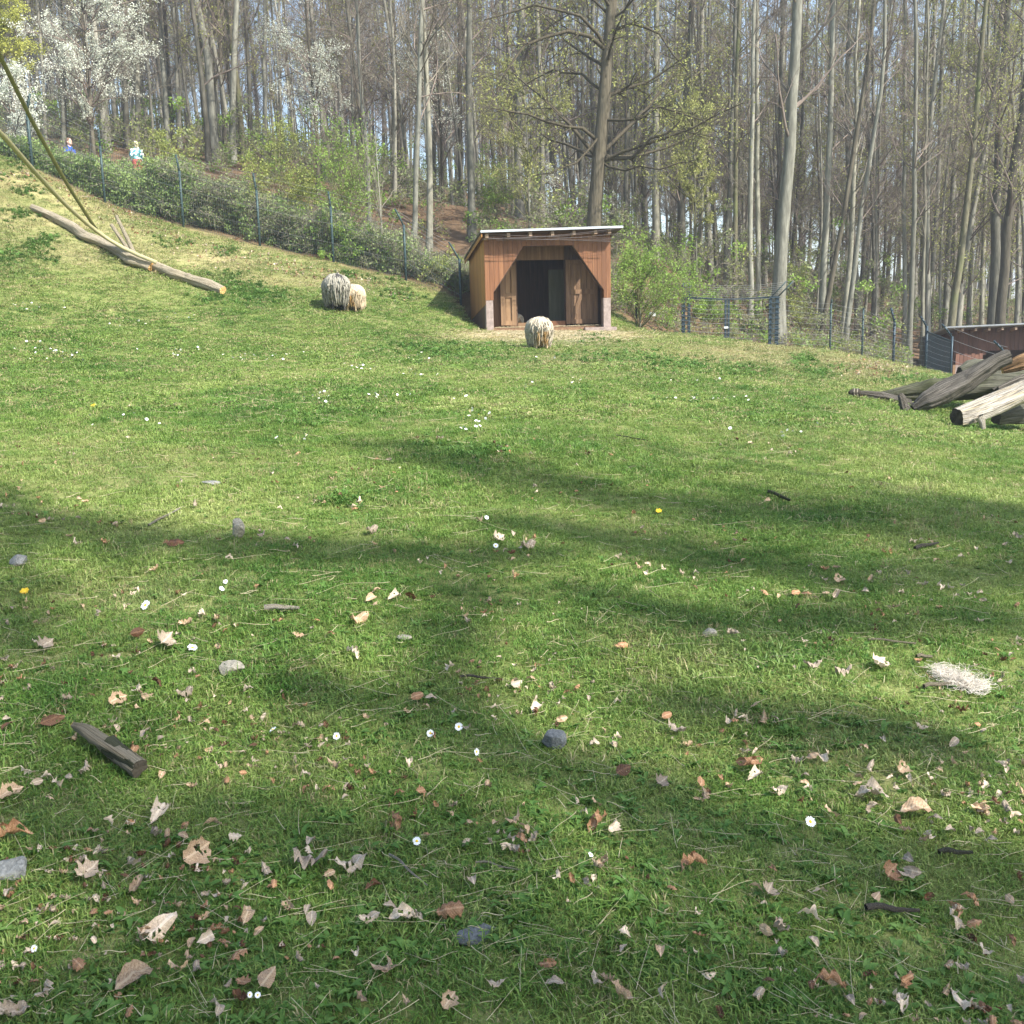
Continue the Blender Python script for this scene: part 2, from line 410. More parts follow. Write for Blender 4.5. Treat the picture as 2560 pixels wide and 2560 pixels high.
def scatter(name, pts, rot, scl, idx, col, extra=None, parent=None, loc=None):
    me = bpy.data.meshes.new(name)
    n = len(pts); me.vertices.add(n); me.vertices.foreach_set('co', np.asarray(pts, np.float32).ravel())
    scl = np.asarray(scl, np.float32)
    if scl.ndim == 1: scl = np.repeat(scl[:, None], 3, 1)
    a = me.attributes.new('rot', 'FLOAT_VECTOR', 'POINT'); a.data.foreach_set('vector', np.asarray(rot, np.float32).ravel())
    a = me.attributes.new('scl', 'FLOAT_VECTOR', 'POINT'); a.data.foreach_set('vector', scl.ravel())
    a = me.attributes.new('idx', 'INT', 'POINT'); a.data.foreach_set('value', np.asarray(idx, np.int32))
    for k, v in (extra or {}).items():
        a = me.attributes.new(k, 'FLOAT', 'POINT'); a.data.foreach_set('value', np.asarray(v, np.float32))
    ob = bpy.data.objects.new(name, me); C.objects.link(ob)
    if parent is not None: ob.parent = parent
    md = ob.modifiers.new('scatter', 'NODES'); md.node_group = SG
    md[SG.interface.items_tree['Collection'].identifier] = col
    return ob

# ------------------------------------------------------------------ the ground sheet
FENCE = [(-600,250,29.5),(-200,325,28.6),(81,417,28),(263,511,28),(459,567,28),(650,615,28),(834,657,28),(1015,699,27.8),(1146,752,27.8),(1340,760,29.3),(1540,800,30.6),
         (1720,885,30.5),(1935,905,30.2),(2074,884,30),(2230,916,30.2),(2312,945,30),(2600,960,30),(3200,1000,30)]
FN = np.array([P(*f) for f in FENCE])
def fence_y(x): return np.interp(x, FN[:, 0], FN[:, 1])
def zone(x, y):
    """0 meadow .. 1 woodland floor"""
    return np.clip((y - fence_y(x)) / 1.2 + 0.6, 0, 1)
def blob(u, v, cu, cv, ru, rv): return np.exp(-(((u - cu) / ru) ** 2 + ((v - cv) / rv) ** 2))
DRY = [(1740,950,0.55,260,0),(0,0,0,0,0)]
def dryness(x, y, z):
    uv = proj(np.stack([x, y, z], -1)); u, v = uv[..., 0], uv[..., 1]
    v = np.where(y < 0.5, 3000, v)
    d = 0.0
    for cu, cv, ru, rv, s in [(1900,880,260,32,.9),(2150,925,160,40,.8),(1340,840,190,20,.75),(1390,838,210,13,1.3),(150,560,330,110,.6),(560,650,300,45,.6),(850,700,200,22,.75),(1500,905,250,40,.35),
                              (60,450,140,60,.6),(1980,1100,420,60,.12),(300,1480,300,60,.25),(300,1150,400,60,.2),(2200,1900,300,120,.2),(1700,1620,300,90,.2),(1080,2300,90,40,.3)]:
        d = d + s * blob(u, v, cu, cv, ru, rv)
    n = np.sin(x * 2.1 + 1.3 * np.sin(y * 1.1)) * np.sin(y * 1.9 + np.sin(x * 1.6)) * 0.5 + 0.5
    m_ = np.sin(x * 5.3 + 2 * np.sin(y * 3.7)) * np.sin(y * 6.1 + 2 * np.sin(x * 4.3)) * 0.5 + 0.5
    return np.clip(.8 * d * (0.35 + 0.6 * n + 0.45 * m_) + 0.10 * n * m_, 0, 1)
xs = np.concatenate([-np.geomspace(420, 27, 22), np.linspace(-26, 26, 261), np.geomspace(27, 420, 22)])
ys = np.concatenate([-np.geomspace(300, 16, 10), np.linspace(-14, 34, 241), np.linspace(34.5, 110, 100), np.geomspace(114, 900, 24)])
X, Yg = np.meshgrid(xs, ys); Z = ground(X, Yg)
nx, ny = len(xs), len(ys)
ii = np.arange(nx * ny).reshape(ny, nx)
Q = np.stack([ii[:-1, :-1], ii[:-1, 1:], ii[1:, 1:], ii[1:, :-1]], -1).reshape(-1, 4)
gr = mk('ground', np.stack([X, Yg, Z], -1).reshape(-1, 3), Q, M['soil'], None, True,
        attrs={'wood': zone(X, Yg).ravel(), 'dry': dryness(X, Yg, Z).ravel()})
tag(gr, 'sloping meadow rising to a wooded bank', None, None, 'structure')
#==PART2==
# ------------------------------------------------------------------ big goat shed in the middle
M['plank'] = wood_mat('red_brown_plank', (0.135, 0.058, 0.026), (0.205, 0.092, 0.042), 0.55, streak=(0.29, 0.15, 0.07))
M['ochre'] = wood_mat('ochre_board', (0.36, 0.165, 0.05), (0.48, 0.24, 0.08), 0.6)
M['old_wood'] = wood_mat('weathered_door_wood', (0.12, 0.07, 0.04), (0.24, 0.15, 0.085), 0.7)
M['pale_wood'] = wood_mat('pale_door_wood', (0.17, 0.105, 0.055), (0.29, 0.185, 0.10), 0.6)
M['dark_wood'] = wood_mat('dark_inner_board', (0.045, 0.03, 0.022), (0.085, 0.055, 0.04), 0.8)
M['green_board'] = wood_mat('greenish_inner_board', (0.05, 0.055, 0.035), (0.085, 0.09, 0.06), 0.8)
M['concrete'] = flat_mat('concrete', (0.27, 0.215, 0.19), 0.9, 0.25, 12)
M['roof_metal'] = flat_mat('grey_roof_metal', (0.30, 0.31, 0.33), 0.45, 0.15, 3, 0.4)
M['roof_edge'] = flat_mat('pale_roof_edge', (0.50, 0.54, 0.58), 0.4, 0.08, 3, 0.3)
M['rafter'] = wood_mat('rafter_wood', (0.2, 0.14, 0.10), (0.34, 0.25, 0.18), 0.7)
M['cable'] = flat_mat('grey_cable', (0.10, 0.085, 0.08), 0.7, 0.1)
ANG = radians(9.0)
A0 = P(1214.5, 822, 25.0)
ex = np.array([cos(ANG), sin(ANG), 0]); ey = np.array([-sin(ANG), cos(ANG), 0])
def FP(u, v, off=0.0):
    """photo px -> (s, z) on the facade plane (off metres behind the front)"""
    d = rays(u, v); t = ((A0 + ey * off - EYEP) @ ey) / (d @ ey)
    p = EYEP + d * t - A0
    return float(p @ ex), float(p[2])
shed = thing('animal_shed', 'red-brown plank shed with a chamfered wide opening on the middle of the slope', 'shed', A0, None, ANG)
sL = FP(1214, 760)[0]; sR = FP(1528, 760)[0]
TH = 0.035
def top_z(s):
    a = FP(1207, 588); c = FP(1524, 577)
    return a[1] + (c[1] - a[1]) * (s - a[0]) / (c[0] - a[0])
def bot_z(s):
    a = FP(1215, 751); b_ = FP(1234, 730); c_ = FP(1309, 615); d_ = FP(1432, 613); e_ = FP(1509.5, 724.5); f_ = FP(1528, 744)
    return a[1], f_[1], (b_, c_, d_, e_)
aL, aR, OP = bot_z(0)
def open_z(s):
    b_, c_, d_, e_ = OP
    return float(np.interp(s, [b_[0], c_[0], d_[0], e_[0]], [b_[1], c_[1], d_[1], e_[1]]))
npl = 27
edges = np.linspace(sL, sR, npl + 1)
rr = random.Random(3)
plank_off = []
for i in range(npl):
    s0, s1 = edges[i] + 0.003, edges[i + 1] - 0.003
    pts = []
    cuts = [s0] + [q[0] for q in OP if s0 < q[0] < s1] + [s1]
    for s in cuts:
        if s <= OP[0][0] or s >= OP[3][0]: z = aL if s <= OP[0][0] else aR
        else: z = open_z(s)
        pts.append((s, z))
    for q in (OP[0], OP[3]):          # vertical step at the opening's outer corners
        if s0 < q[0] < s1:
            k = [p[0] for p in pts].index(q[0])
            zc = aL if q is OP[0] else aR
            if q is OP[0]: pts = pts[:k] + [(q[0] - 0.001, zc), (q[0], q[1])] + pts[k + 1:]
            else: pts = pts[:k] + [(q[0], q[1]), (q[0] + 0.001, zc)] + pts[k + 1:]
    poly = pts + [(s1, top_z(s1)), (s0, top_z(s0))]
    d = rr.uniform(-0.004, 0.004)
    V, F = prism(poly, d, d + TH - 0.008)
    mk('plank', V, F, M['plank'], shed)
# frame lining of the opening (dark edge) and pillars
zb = -0.12
pl = MB(); sw = FP(1234, 800)[0]
mk('pillar', *box(sL + 0.01, sw, 0.004, 0.22, zb, aL - 0.003), M['concrete'], shed)
mk('pillar', *box(FP(1509.5, 800)[0], sR - 0.01, 0.004, 0.22, zb, aR - 0.003), M['concrete'], shed)
mk('door_sill', *box(FP(1460, 820)[0], sR + 0.1, -0.14, 0.0, zb, FP(1535, 817)[1]), M['concrete'], shed)
mk('door_sill', *box(sw + 0.003, FP(1509, 800)[0] - 0.003, 0.01, 0.2, zb - 0.1, -0.02), M['old_wood'], shed)
DEP = 3.0
b_, c_, d_, e_ = OP
for p_, q_ in ((b_, c_), (c_, d_), (d_, e_)):
    mk('opening_brace', *bar((p_[0], 0.09, p_[1] + 0.05), (q_[0], 0.09, q_[1] + 0.05), 0.1, 0.08, (0, 1, 0)), M['dark_wood'], shed)
# left wall: boards running back
nl = 14
zf, zk = top_z(sL), top_z(sL) - 0.30
xL = sL - 0.002
for i in range(nl):
    y0, y1 = TH + DEP * i / nl + 0.002, TH + DEP * (i + 1) / nl - 0.002
    t0 = zf + (zk - zf) * y0 / DEP; t1 = zf + (zk - zf) * y1 / DEP
    lo0 = aL - 0.02 + 0.25 * y0 / DEP * 0 ; lo1 = lo0
    b0 = max(aL - 0.10 - 0.10 * y0, float(gz(*(A0 + ey * y0)[:2])) - A0[2] + 0.1); b1 = b0
    V = [(xL, y0, b0), (xL, y1, b0), (xL, y1, t1), (xL, y0, t0), (xL + TH - .01, y0, b0), (xL + TH - .01, y1, b0), (xL + TH - .01, y1, t1), (xL + TH - .01, y0, t0)]
    mk('side_board', V, [[0, 3, 2, 1], [4, 5, 6, 7], [0, 1, 5, 4], [3, 7, 6, 2], [0, 4, 7, 3], [1, 2, 6, 5]], M['ochre'], shed)
mk('side_base', *box(xL + 0.012, xL + 0.14, 0.24, DEP, -0.1, aL + 0.25), M['old_wood'], shed)
mk('side_wall', *box(sR - TH, sR - 0.004, 0.24, DEP, -0.1, top_z(sR) - 0.32), M['plank'], shed)
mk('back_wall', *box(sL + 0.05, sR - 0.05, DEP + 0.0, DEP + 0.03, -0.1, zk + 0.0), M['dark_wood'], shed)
mk('corner_post', *box(sL + 0.05, sL + 0.16, 0.24, 0.35, aL - 0.4, zf - 0.1), M['dark_wood'], shed)
# recessed inner wall with doorway and doors
OFF = 0.95
def IP(u, v, off=OFF): return FP(u, v, off)
iz = 0.02
dl, dr = IP(1292, 700)[0], IP(1410, 700)[0]
ztop = top_z(0.5) - 0.12
n = 6
for i in range(n):
    s0 = sL + 0.05 + (dl - sL - 0.05) * i / n
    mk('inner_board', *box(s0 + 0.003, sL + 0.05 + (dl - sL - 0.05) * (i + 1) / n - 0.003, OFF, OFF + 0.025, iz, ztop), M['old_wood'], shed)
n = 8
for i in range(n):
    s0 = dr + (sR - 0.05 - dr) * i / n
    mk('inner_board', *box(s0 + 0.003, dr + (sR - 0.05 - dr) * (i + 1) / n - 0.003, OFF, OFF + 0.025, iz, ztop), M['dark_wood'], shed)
mk('door_lintel', *box(dl, dr, OFF, OFF + 0.025, IP(1350, 650)[1], ztop), M['old_wood'], shed)
# greenish panel seen in the dark doorway
g0, g1 = IP(1371, 700, 1.6)[0], IP(1418, 700, 1.6)[0]
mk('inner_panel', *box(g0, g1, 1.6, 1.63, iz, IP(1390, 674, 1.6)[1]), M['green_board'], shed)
# left door leaf (open, framed)
def door(name, u0, u1, v0, v1, off, mat, fmat, brace):
    s0, z1 = IP(u0, v0, off); s1, z0 = IP(u1, v1, off)
    d = bpy.data.objects.new(name, None); C.objects.link(d); d.parent = shed
    w = 0.11; y = off
    mk('frame_stile', *box(s0, s0 + w, y - 0.03, y, z0, z1), fmat, d)
    mk('frame_stile', *box(s1 - w, s1, y - 0.03, y, z0, z1), fmat, d)
    for k, zz in enumerate((z0, (z0 + z1) / 2 - 0.05, z1 - w)):
        mk('frame_rail', *box(s0 + w + 0.002, s1 - w - 0.002, y - 0.028, y, zz, zz + w), fmat, d)
    nb = max(2, int((s1 - s0) / 0.12)); st = (s1 - s0) / nb
    for i in range(nb):
        mk('door_board', *box(s0 + i * st + 0.004, s0 + (i + 1) * st - 0.004, y + 0.003, y + 0.02, z0 + 0.01, z1 - 0.01), mat, d)
    if brace:
        mk('door_brace', *bar((s0 + w + 0.06, y - 0.018, z0 + w + 0.04), (s0 + (s1 - s0) * 0.62, y - 0.018, z0 + (z1 - z0) * 0.62), 0.1, 0.02, (0, 1, 0)), fmat, d)
    return d
door('door', 1249, 1291, 664, 813, OFF - 0.15, M['pale_wood'], M['pale_wood'], False)
door('door', 1413, 1494, 650, 808, OFF - 0.12, M['old_wood'], M['old_wood'], True)
mk('threshold_board', *box(IP(1292, 800)[0], IP(1330, 800)[0], OFF - 0.2, OFF - 0.16, 0.0, 0.14), M['pale_wood'], shed)
mk('threshold_board', *box(IP(1362, 800)[0], IP(1412, 800)[0], OFF - 0.1, OFF - 0.06, 0.02, 0.17), M['plank'], shed)
mk('shed_floor', *box(sL + 0.05, sR - 0.05, 0.2, DEP, -0.1, 0.012), M['old_wood'], shed)
# roof
rl = FP(1203, 583, -0.36); rrr = FP(1555, 571, -0.36)
y0r, y1r = -0.36, DEP + 0.25
dz = -0.34
zA, zB = rl[1] + 0.0, rrr[1] + 0.0
V = []
for (s, z) in ((rl[0], zA), (rrr[0], zB)):
    for (y, dd) in ((y0r, 0.0), (y1r, dz)):
        for t in (0, 0.05): V.append((s, y, z + dd + t))
Fr = [[0, 1, 3, 2], [4, 6, 7, 5], [0, 4, 5, 1], [2, 3, 7, 6], [1, 5, 7, 3], [0, 2, 6, 4]]
mk('roof', V, Fr, M['dark_wood'], shed)
V2 = [(s, y - 0.0, z + 0.053 + dd) for (s, z) in ((rl[0] - .02, zA), (rrr[0] + .02, zB)) for (y, dd) in ((y0r - .02, 0), (y1r, dz))]
V2 = V2 + [(a, b, c + 0.012) for a, b, c in V2]
mk('roof_sheet', V2, [[0, 1, 3, 2], [4, 6, 7, 5], [0, 2, 6, 4], [1, 5, 7, 3], [0, 4, 5, 1], [2, 3, 7, 6]], M['roof_metal'], shed)
mk('roof_edge', *bar((rl[0] - .02, y0r - .03, zA + .035), (rrr[0] + .02, y0r - .03, zB + .035), 0.015, 0.045), M['roof_edge'], shed)
for cx in (375, 585, 797, 1010, 1217, 1427, 1560):
    u = 1120 + cx * .2588
    s = FP(u, 590, -0.3)[0]; zt = zA + (zB - zA) * (s - rl[0]) / (rrr[0] - rl[0]) - 0.004
    mk('rafter', *bar((s, y0r + 0.04, zt - 0.05), (s, DEP, zt - 0.05 + dz * .9), 0.075, 0.095), M['rafter'], shed)
V = [(rl[0] + .002, y, zA + dd - t) for (y, dd) in ((y0r, 0), (y1r, dz)) for t in (0.005, .09)]
V += [(a + .02, b, c) for a, b, c in V]
mk('barge_board', V, [[0, 1, 3, 2], [4, 6, 7, 5], [0, 4, 5, 1], [2, 3, 7, 6], [0, 2, 6, 4], [1, 5, 7, 3]], M['ochre'], shed)
cb = [((1205, 590), (1535, 604)), ((1205, 598), (1552, 575)), ((1222, 586), (1540, 596)), ((1240, 600), (1545, 584)), ((1216, 595), (1525, 600)), ((1228, 597), (1553, 570))]
for k, (a, b_2) in enumerate(cb):
    t = np.linspace(0, 1, 14)
    uu = a[0] + (b_2[0] - a[0]) * t; vv = a[1] + (b_2[1] - a[1]) * t + 5 * np.sin(pi * t) * (1 if k % 2 else .3)
    pts = np.array([[FP(x, y, -0.30 - .02 * k)[0], -0.30 - .02 * k, FP(x, y, -0.30 - .02 * k)[1]] for x, y in zip(uu, vv)])
    V, F = tubes(pts, np.full(14, 0.006), 4)
    mk('cable', V, F, M['cable'], shed)

# ------------------------------------------------------------------ second shed at the right edge
B0 = P(2382, 948, 34.0)
B0[2] = float(gz(B0[0], B0[1])) - 0.1
ANG2 = radians(-6)
fx = np.array([cos(ANG2), sin(ANG2), 0]); fy = np.array([-sin(ANG2), cos(ANG2), 0])
def FQ(u, v, off=0.0):
    d = rays(u, v); t = ((B0 + fy * off - EYEP) @ fy) / (d @ fy); p = EYEP + d * t - B0
    return float(p @ fx), float(p[2])
M['plank2'] = wood_mat('dark_red_plank', (0.06, 0.028, 0.018), (0.10, 0.048, 0.032), 0.7)
M['plank3'] = wood_mat('light_red_plank', (0.13, 0.065, 0.045), (0.2, 0.10, 0.07), 0.6)
sh2 = thing('animal_shed', 'dark red plank shed cut by the right edge, behind the dead trunks', 'shed', B0, None, ANG2)
zt2 = FQ(2400, 822)[1]; zo = FQ(2500, 876)[1]
L2 = 5.0; D2 = 3.2
for i in range(34):
    s0, s1 = L2 * i / 34, L2 * (i + 1) / 34
    low = zo if (s0 > FQ(2458, 900)[0] and s0 < 3.6) else FQ(2420, 888)[1]
    mk('plank', *box(s0 + .004, s1 - .004, 0, .03, low, zt2), M['plank2'], sh2)
for i in range(8):
    s0 = 0.05 + i * 0.125
    if s0 > FQ(2458, 900)[0] - 0.1: break
    zz = FQ(2420, 884 + 3 * (i % 2), -.05)[1]
    mk('skirt_plank', *box(s0 + .004, s0 + .121, -.035, -.006, FQ(2420, 911)[1], zz), M['plank3'], sh2)
    mk('skirt_plank', *box(s0 + .004, s0 + .121, -.025, 0.0, -.2, FQ(2420, 910)[1]), M['concrete'], sh2)
for i in range(20):
    y0_, y1_ = .03 + D2 * i / 20, .03 + D2 * (i + 1) / 20
    dx = -FQ(2293, 850, 0)[0] * 0
    mk('side_board', *box(0.0, 0.03, y0_ + .003, y1_ - .003, -.3, zt2 - 0.45 * y0_ / D2), M['plank2'], sh2)
mk('corner_post', *box(-.03, .05, -.05, -.0, -.2, FQ(2385, 912)[1]), M['pale_wood'], sh2)
mk('back_wall', *box(0.05, L2, 2.0, 2.03, -.3, zt2 - .3), M['dark_wood'], sh2)
ya, yb = -.5, D2 + .4
V = []
for s in (-.45, L2 + .3):
    for (y, dd) in ((ya, 0), (yb, -.5)):
        for t in (0, .06): V.append((s, y, zt2 + .03 + dd + t + 0.02 * s))
mk('roof', V, Fr, M['roof_metal'], sh2)
mk('roof_edge', *bar((-.45, ya - .012, zt2 + .055), (L2 + .3, ya - .012, zt2 + .055 + .11), .02, .03), M['roof_metal'], sh2)
for s in np.arange(.1, L2, .42):
    mk('rafter', *bar((s, ya + .05, zt2 - .03), (s, D2, zt2 - .45), .07, .09), M['rafter'], sh2)

# ------------------------------------------------------------------ fences
M['fence_post'] = flat_mat('green_fence_post', (0.035, 0.06, 0.06), 0.5, 0.2, 6, 0.2)
M['gate_post'] = flat_mat('blue_grey_gate_steel', (0.03, 0.05, 0.065), 0.45, 0.2, 6, 0.3)
M['wire'] = flat_mat('galvanised_wire', (0.26, 0.27, 0.27), 0.5, 0.2, 4, 0.3)
M['wire_green'] = flat_mat('green_wire', (0.05, 0.085, 0.075), 0.5, 0.2, 4, 0.1)
M['white_plastic'] = flat_mat('white_plastic', (0.75, 0.77, 0.8), 0.4, 0.05)
def post_mb(base, h, r, arm=None, bolts=True):
    mb = MB()
    V, F = tubes(np.array([base - [0, 0, .3], base + [0, 0, h * .5], base + [0, 0, h]]), np.array([r, r, r]), 8, True); mb.add(V, F)
    if arm is not None:
        a = base + np.array([0, 0, h]); V, F = tubes(np.array([a - [0, 0, .03], a + np.array(arm) * .5, a + np.array(arm)]), np.array([r * .75] * 3), 6, True); mb.add(V, F)
        for k in (.2, .5, .8): mb.add(*bar(a + np.array(arm) * k - [0.0, r, 0], a + np.array(arm) * k - [0.0, r * 2.6, 0], .03, .03))
    if bolts:
        for z in np.arange(.3, h, .3): mb.add(*bar(base + [0, -r, z], base + [0, -r * 2.4, z], .025, .03))
    return mb
def rel(root, p): return np.asarray(p, float) - np.array(root.location)
def wire(name, a, b, parent, mat, r=.0035, sag=.0, K=9, poly=None):
    if poly is None:
        t = np.linspace(0, 1, K)[:, None]; pts = np.asarray(a) * (1 - t) + np.asarray(b) * t; pts[:, 2] -= (sag * 4 * t * (1 - t))[:, 0]
    else: pts = np.asarray(poly, float)
    V, F = tubes(pts, np.full(len(pts), r), 3)
    return mk(name, V, F, mat, parent)
# left fence
FL = [(-960,-10),(-620,150),(-260,285),(81,417),(263,511),(459,567),(650,615),(834,657),(1015,699),(1152,752)]
FLY = [29.5,29,28.5,28,28,28,28,28,27.8,27.6]
lf = thing('wire_fence', 'dark green post and wire mesh fence running down the left bank to the big shed', 'fence', P(459, 567, 28))
bases = [P(u, v, y) for (u, v), y in zip(FL, FLY)]
for b_ in bases: b_[2] = float(gz(b_[0], b_[1]))
tops = [155] * 10
armv = {3: (.13, 0, .42), 4: (.0, 0, .42), 5: (-.06, 0, .42), 6: (-.07, .05, .45), 7: (-.05, .05, .4), 8: (-.22, 0, .42), 9: (-.27, 0, .45)}
for i, b_ in enumerate(bases):
    post_mb(rel(lf, b_), 1.45, .035 if i > 3 else .045, armv.get(i, (.0, 0, .42))).build('post', M['fence_post'], lf, True)
for i in range(len(bases) - 1):
    a, b_ = bases[i], bases[i + 1]
    L_ = np.linalg.norm((b_ - a)[:2]); nv = int(L_ / .055)
    t = (np.arange(nv) + .5) / nv
    px = a[None] * (1 - t[:, None]) + b_[None] * t[:, None]
    gzv = gz(px[:, 0], px[:, 1]); px[:, 2] = np.maximum(gzv - .03, px[:, 2] - .4)
    lowp = px.copy(); lowp[:, 2] = a[2] * (1 - t) + b_[2] * t; topz = lowp[:, 2] + 1.42
    q = px.copy(); q[:, 2] = topz
    mb = MB()
    Vt, Ft = tubes(np.stack([rel(lf, px), rel(lf, q)], 1), np.full((nv, 2), .0028), 3); mb.add(Vt, Ft)
    for k in range(8):
        h = .04 + k * .195
        ln = lowp[::6].copy(); ln[:, 2] += h
        if len(ln) > 2: Vt, Ft = tubes(rel(lf, ln), np.full(len(ln), .0032), 3); mb.add(Vt, Ft)
    o = mb.build('wire_mesh', M['wire_green'], lf); o['kind'] = 'stuff'
    for k, f in enumerate((.35, .7, 1.0)):
        va = np.array(armv.get(i, (0, 0, .42))); vb = np.array(armv.get(i + 1, (0, 0, .42)))
        wire('strand_wire', rel(lf, a + [0, 0, 1.45] + va * f), rel(lf, b_ + [0, 0, 1.45] + vb * f), lf, M['wire'], .003, .03)
    for h in (.5, 1.0, 1.38):
        wire('strand_wire', rel(lf, a + [0, -.05, h]), rel(lf, b_ + [0, -.05, h]), lf, M['wire'], .003, .02)

# right fence: posts and long strands
FR = [(1591,790,29.5),(1712,885,30.5),(1935,905,30.2),(2074,905,30),(2154,915,30),(2232,925,30.2),(2312,952,29.5)]
rf = thing('wire_fence', 'fence of many thin grey wires on dark posts, from the gate to the small shed', 'fence', P(2074, 905, 30))
rb = [P(*f) for f in FR]
for q in rb: q[2] = min(q[2], float(gz(q[0], q[1])) )
hs = [1.8, 1.9, 1.9, 1.95, 1.8, 1.85, 1.75]
topv = [None, 743, 742, 757, 770, 806, 815]
for i, q in enumerate(rb):
    if topv[i]: hs[i] = P(FR[i][0], topv[i], FR[i][2])[2] - q[2]
    if i in (1, 2): continue
    post_mb(rel(rf, q), hs[i], .03 if i < 5 else .04, {5: (-.12, 0, .42), 3: (0, .0, .1)}.get(i)).build('post', M['fence_post'] if i < 5 else M['gate_post'], rf, True)
for i in range(len(rb) - 1):
    if i == 1: continue
    a, b_ = rb[i], rb[i + 1]
    n = 12
    for k in range(n):
        wire('strand_wire', rel(rf, a + [0, -.04, .12 + (hs[i] - .15) * k / (n - 1)]), rel(rf, b_ + [0, -.04, .12 + (hs[i + 1] - .15) * k / (n - 1)]), rf, M['wire'], .0042, .03)
# strands left of the gate from the big shed
a = P(1532, 790, 28.5); a[2] = P(1532, 800, 28.5)[2]
for k in range(10):
    z = .1 + k * .2
    wire('strand_wire', rel(rf, a + [0, 0, z + .15]), rel(rf, rb[0] + [0, 0, z]), rf, M['wire'], .004, .04)
mk('warning_plate', *bar(rel(rf, P(1623, 785, 29.4)), rel(rf, P(1640, 786, 29.4)), .015, .11), M['white_plastic'], rf)
for b_uv, tv, off in (((1591, 795), 690, 29.4),):
    pass
# vertical stay wires (fine)
# corner enclosure with mesh panel
c1, c2 = P(2312, 945, 29.5), P(2376, 942, 28.2)
c3 = P(2512, 990, 26)
encl = thing('mesh_gate', 'narrow blue-grey wire mesh gate between two bent posts in front of the small shed', 'gate', c1)
for q in (c1, c2, c3): q[2] = min(q[2], float(gz(q[0], q[1])) + .05)
for q, (u, tv), arm in ((c1, (2313, 817), (-.2, 0, .30)), (c2, (2377, 841), (-.3, 0, .34)), (c3, (2512, 885), (-.36, 0, .34))):
    Yq = q[1]; h = P(u, tv, Yq)[2] - q[2]
    post_mb(rel(encl, q), h, .035, arm, False).build('post', M['gate_post'], encl, True)
h1 = P(2313, 820, c1[1])[2] - c1[2]; h2 = P(2377, 845, c2[1])[2] - c2[2]
mb = MB()
for k in range(46):
    t = k / 45; a = c1 * (1 - t) + c2 * t; hh = h1 * (1 - t) + h2 * t
    mb.add(*tubes(rel(encl, np.array([a, a + [0, 0, hh * .93]])), np.full(2, .004), 3))
for k in range(36):
    z = k / 35
    mb.add(*tubes(rel(encl, np.array([c1 + [0, 0, h1 * .93 * z], c2 + [0, 0, h2 * .93 * z]])), np.full(2, .004), 3))
o = mb.build('wire_mesh', M['gate_post'], encl); o['kind'] = 'stuff'
for z in (0.03, .93):
    mk('frame_rail', *bar(rel(encl, c1 + [0, 0, h1 * z]), rel(encl, c2 + [0, 0, h2 * z]), .03, .03), M['gate_post'], encl)
for k in range(9):
    z = .1 + .1 * k
    wire('strand_wire', rel(encl, c1 + [0, -.04, h1 * z]), rel(encl, c2 + [0, -.04, h2 * z]), encl, M['wire'], .004, .03)
h3 = P(2512, 890, c3[1])[2] - c3[2]
for z in (.55, .75, .97, 1.2):
    wire('strand_wire', rel(encl, c2 + [0, 0, h2 * z]), rel(encl, c3 + [0, 0, h3 * z]), encl, M['wire'], .005, .03)

# steel gate behind the crest
g1, g2, g3 = rb[1] + [-.0, 0, 0], P(1816, 900, 30.4), rb[2]
g2[2] = (g1[2] + g3[2]) / 2
gate = thing('steel_gate', 'two-leaf blue-grey steel gate strung with sagging wires, right of the big shed', 'gate', g1)
ht = [P(u, v, q[1])[2] - q[2] for q, (u, v) in zip((g1, g2, g3), ((1715, 742), (1816, 746), (1930, 741)))]
def gp(q, dx, h, w=.06): mk('post', *box(*(rel(gate, q)[0] + dx + np.array([-w / 2, w / 2])), *(rel(gate, q)[1] + np.array([-.03, .03])), rel(gate, q)[2] - .2, rel(gate, q)[2] + h), M['gate_post'], gate)
gp(g1, -.05, ht[0], .1); gp(g1, .12, ht[0], .08); gp(g2, -.04, ht[1], .06); gp(g2, .05, ht[1], .06); gp(g3, .06, ht[2], .1); gp(g3, -.14, ht[2], .08)
for z in (1.0, .12):
    for a, b_, ha, hb in ((g1, g2, ht[0], ht[1]), (g2, g3, ht[1], ht[2])):
        mk('rail', *bar(rel(gate, a + [0, .0, ha * z - .025]), rel(gate, b_ + [0, .0, hb * z - .025]), .045, .045), M['gate_post'], gate)
for k in range(11):
    f = .2 + .078 * k
    for a, b_, ha, hb in ((g1, g2, ht[0], ht[1]), (g2, g3, ht[1], ht[2])):
        wire('strand_wire', rel(gate, a + [0, -.06, ha * f]), rel(gate, b_ + [0, -.06, hb * f]), gate, M['wire'], .0055, .05 if a is g1 else .035)
        if a is g1:
            for q, h in ((g1, ht[0]), (g3, ht[2])):
                mk('insulator', *box(*(rel(gate, q)[0] + np.array([-.14, .14])), rel(gate, q)[1] - .07, rel(gate, q)[1] - .035, rel(gate, q)[2] + h * f - .012, rel(gate, q)[2] + h * f + .012), M['gate_post'], gate)
armL, armR = np.array([-.02, -.1, .42]), np.array([.42, -.1, .44])
for q, h, arm, dxs in ((g1, ht[0], armL, (-.06, .14)), (g3, ht[2], armR, (-.12, .08))):
    for dx in dxs:
        a = rel(gate, q + [dx, 0, h - .02]); V, F = tubes(np.array([a, a + arm * .5, a + arm]), np.array([.022] * 3), 6, True); mk('post_arm', V, F, M['fence_post'], gate, True)
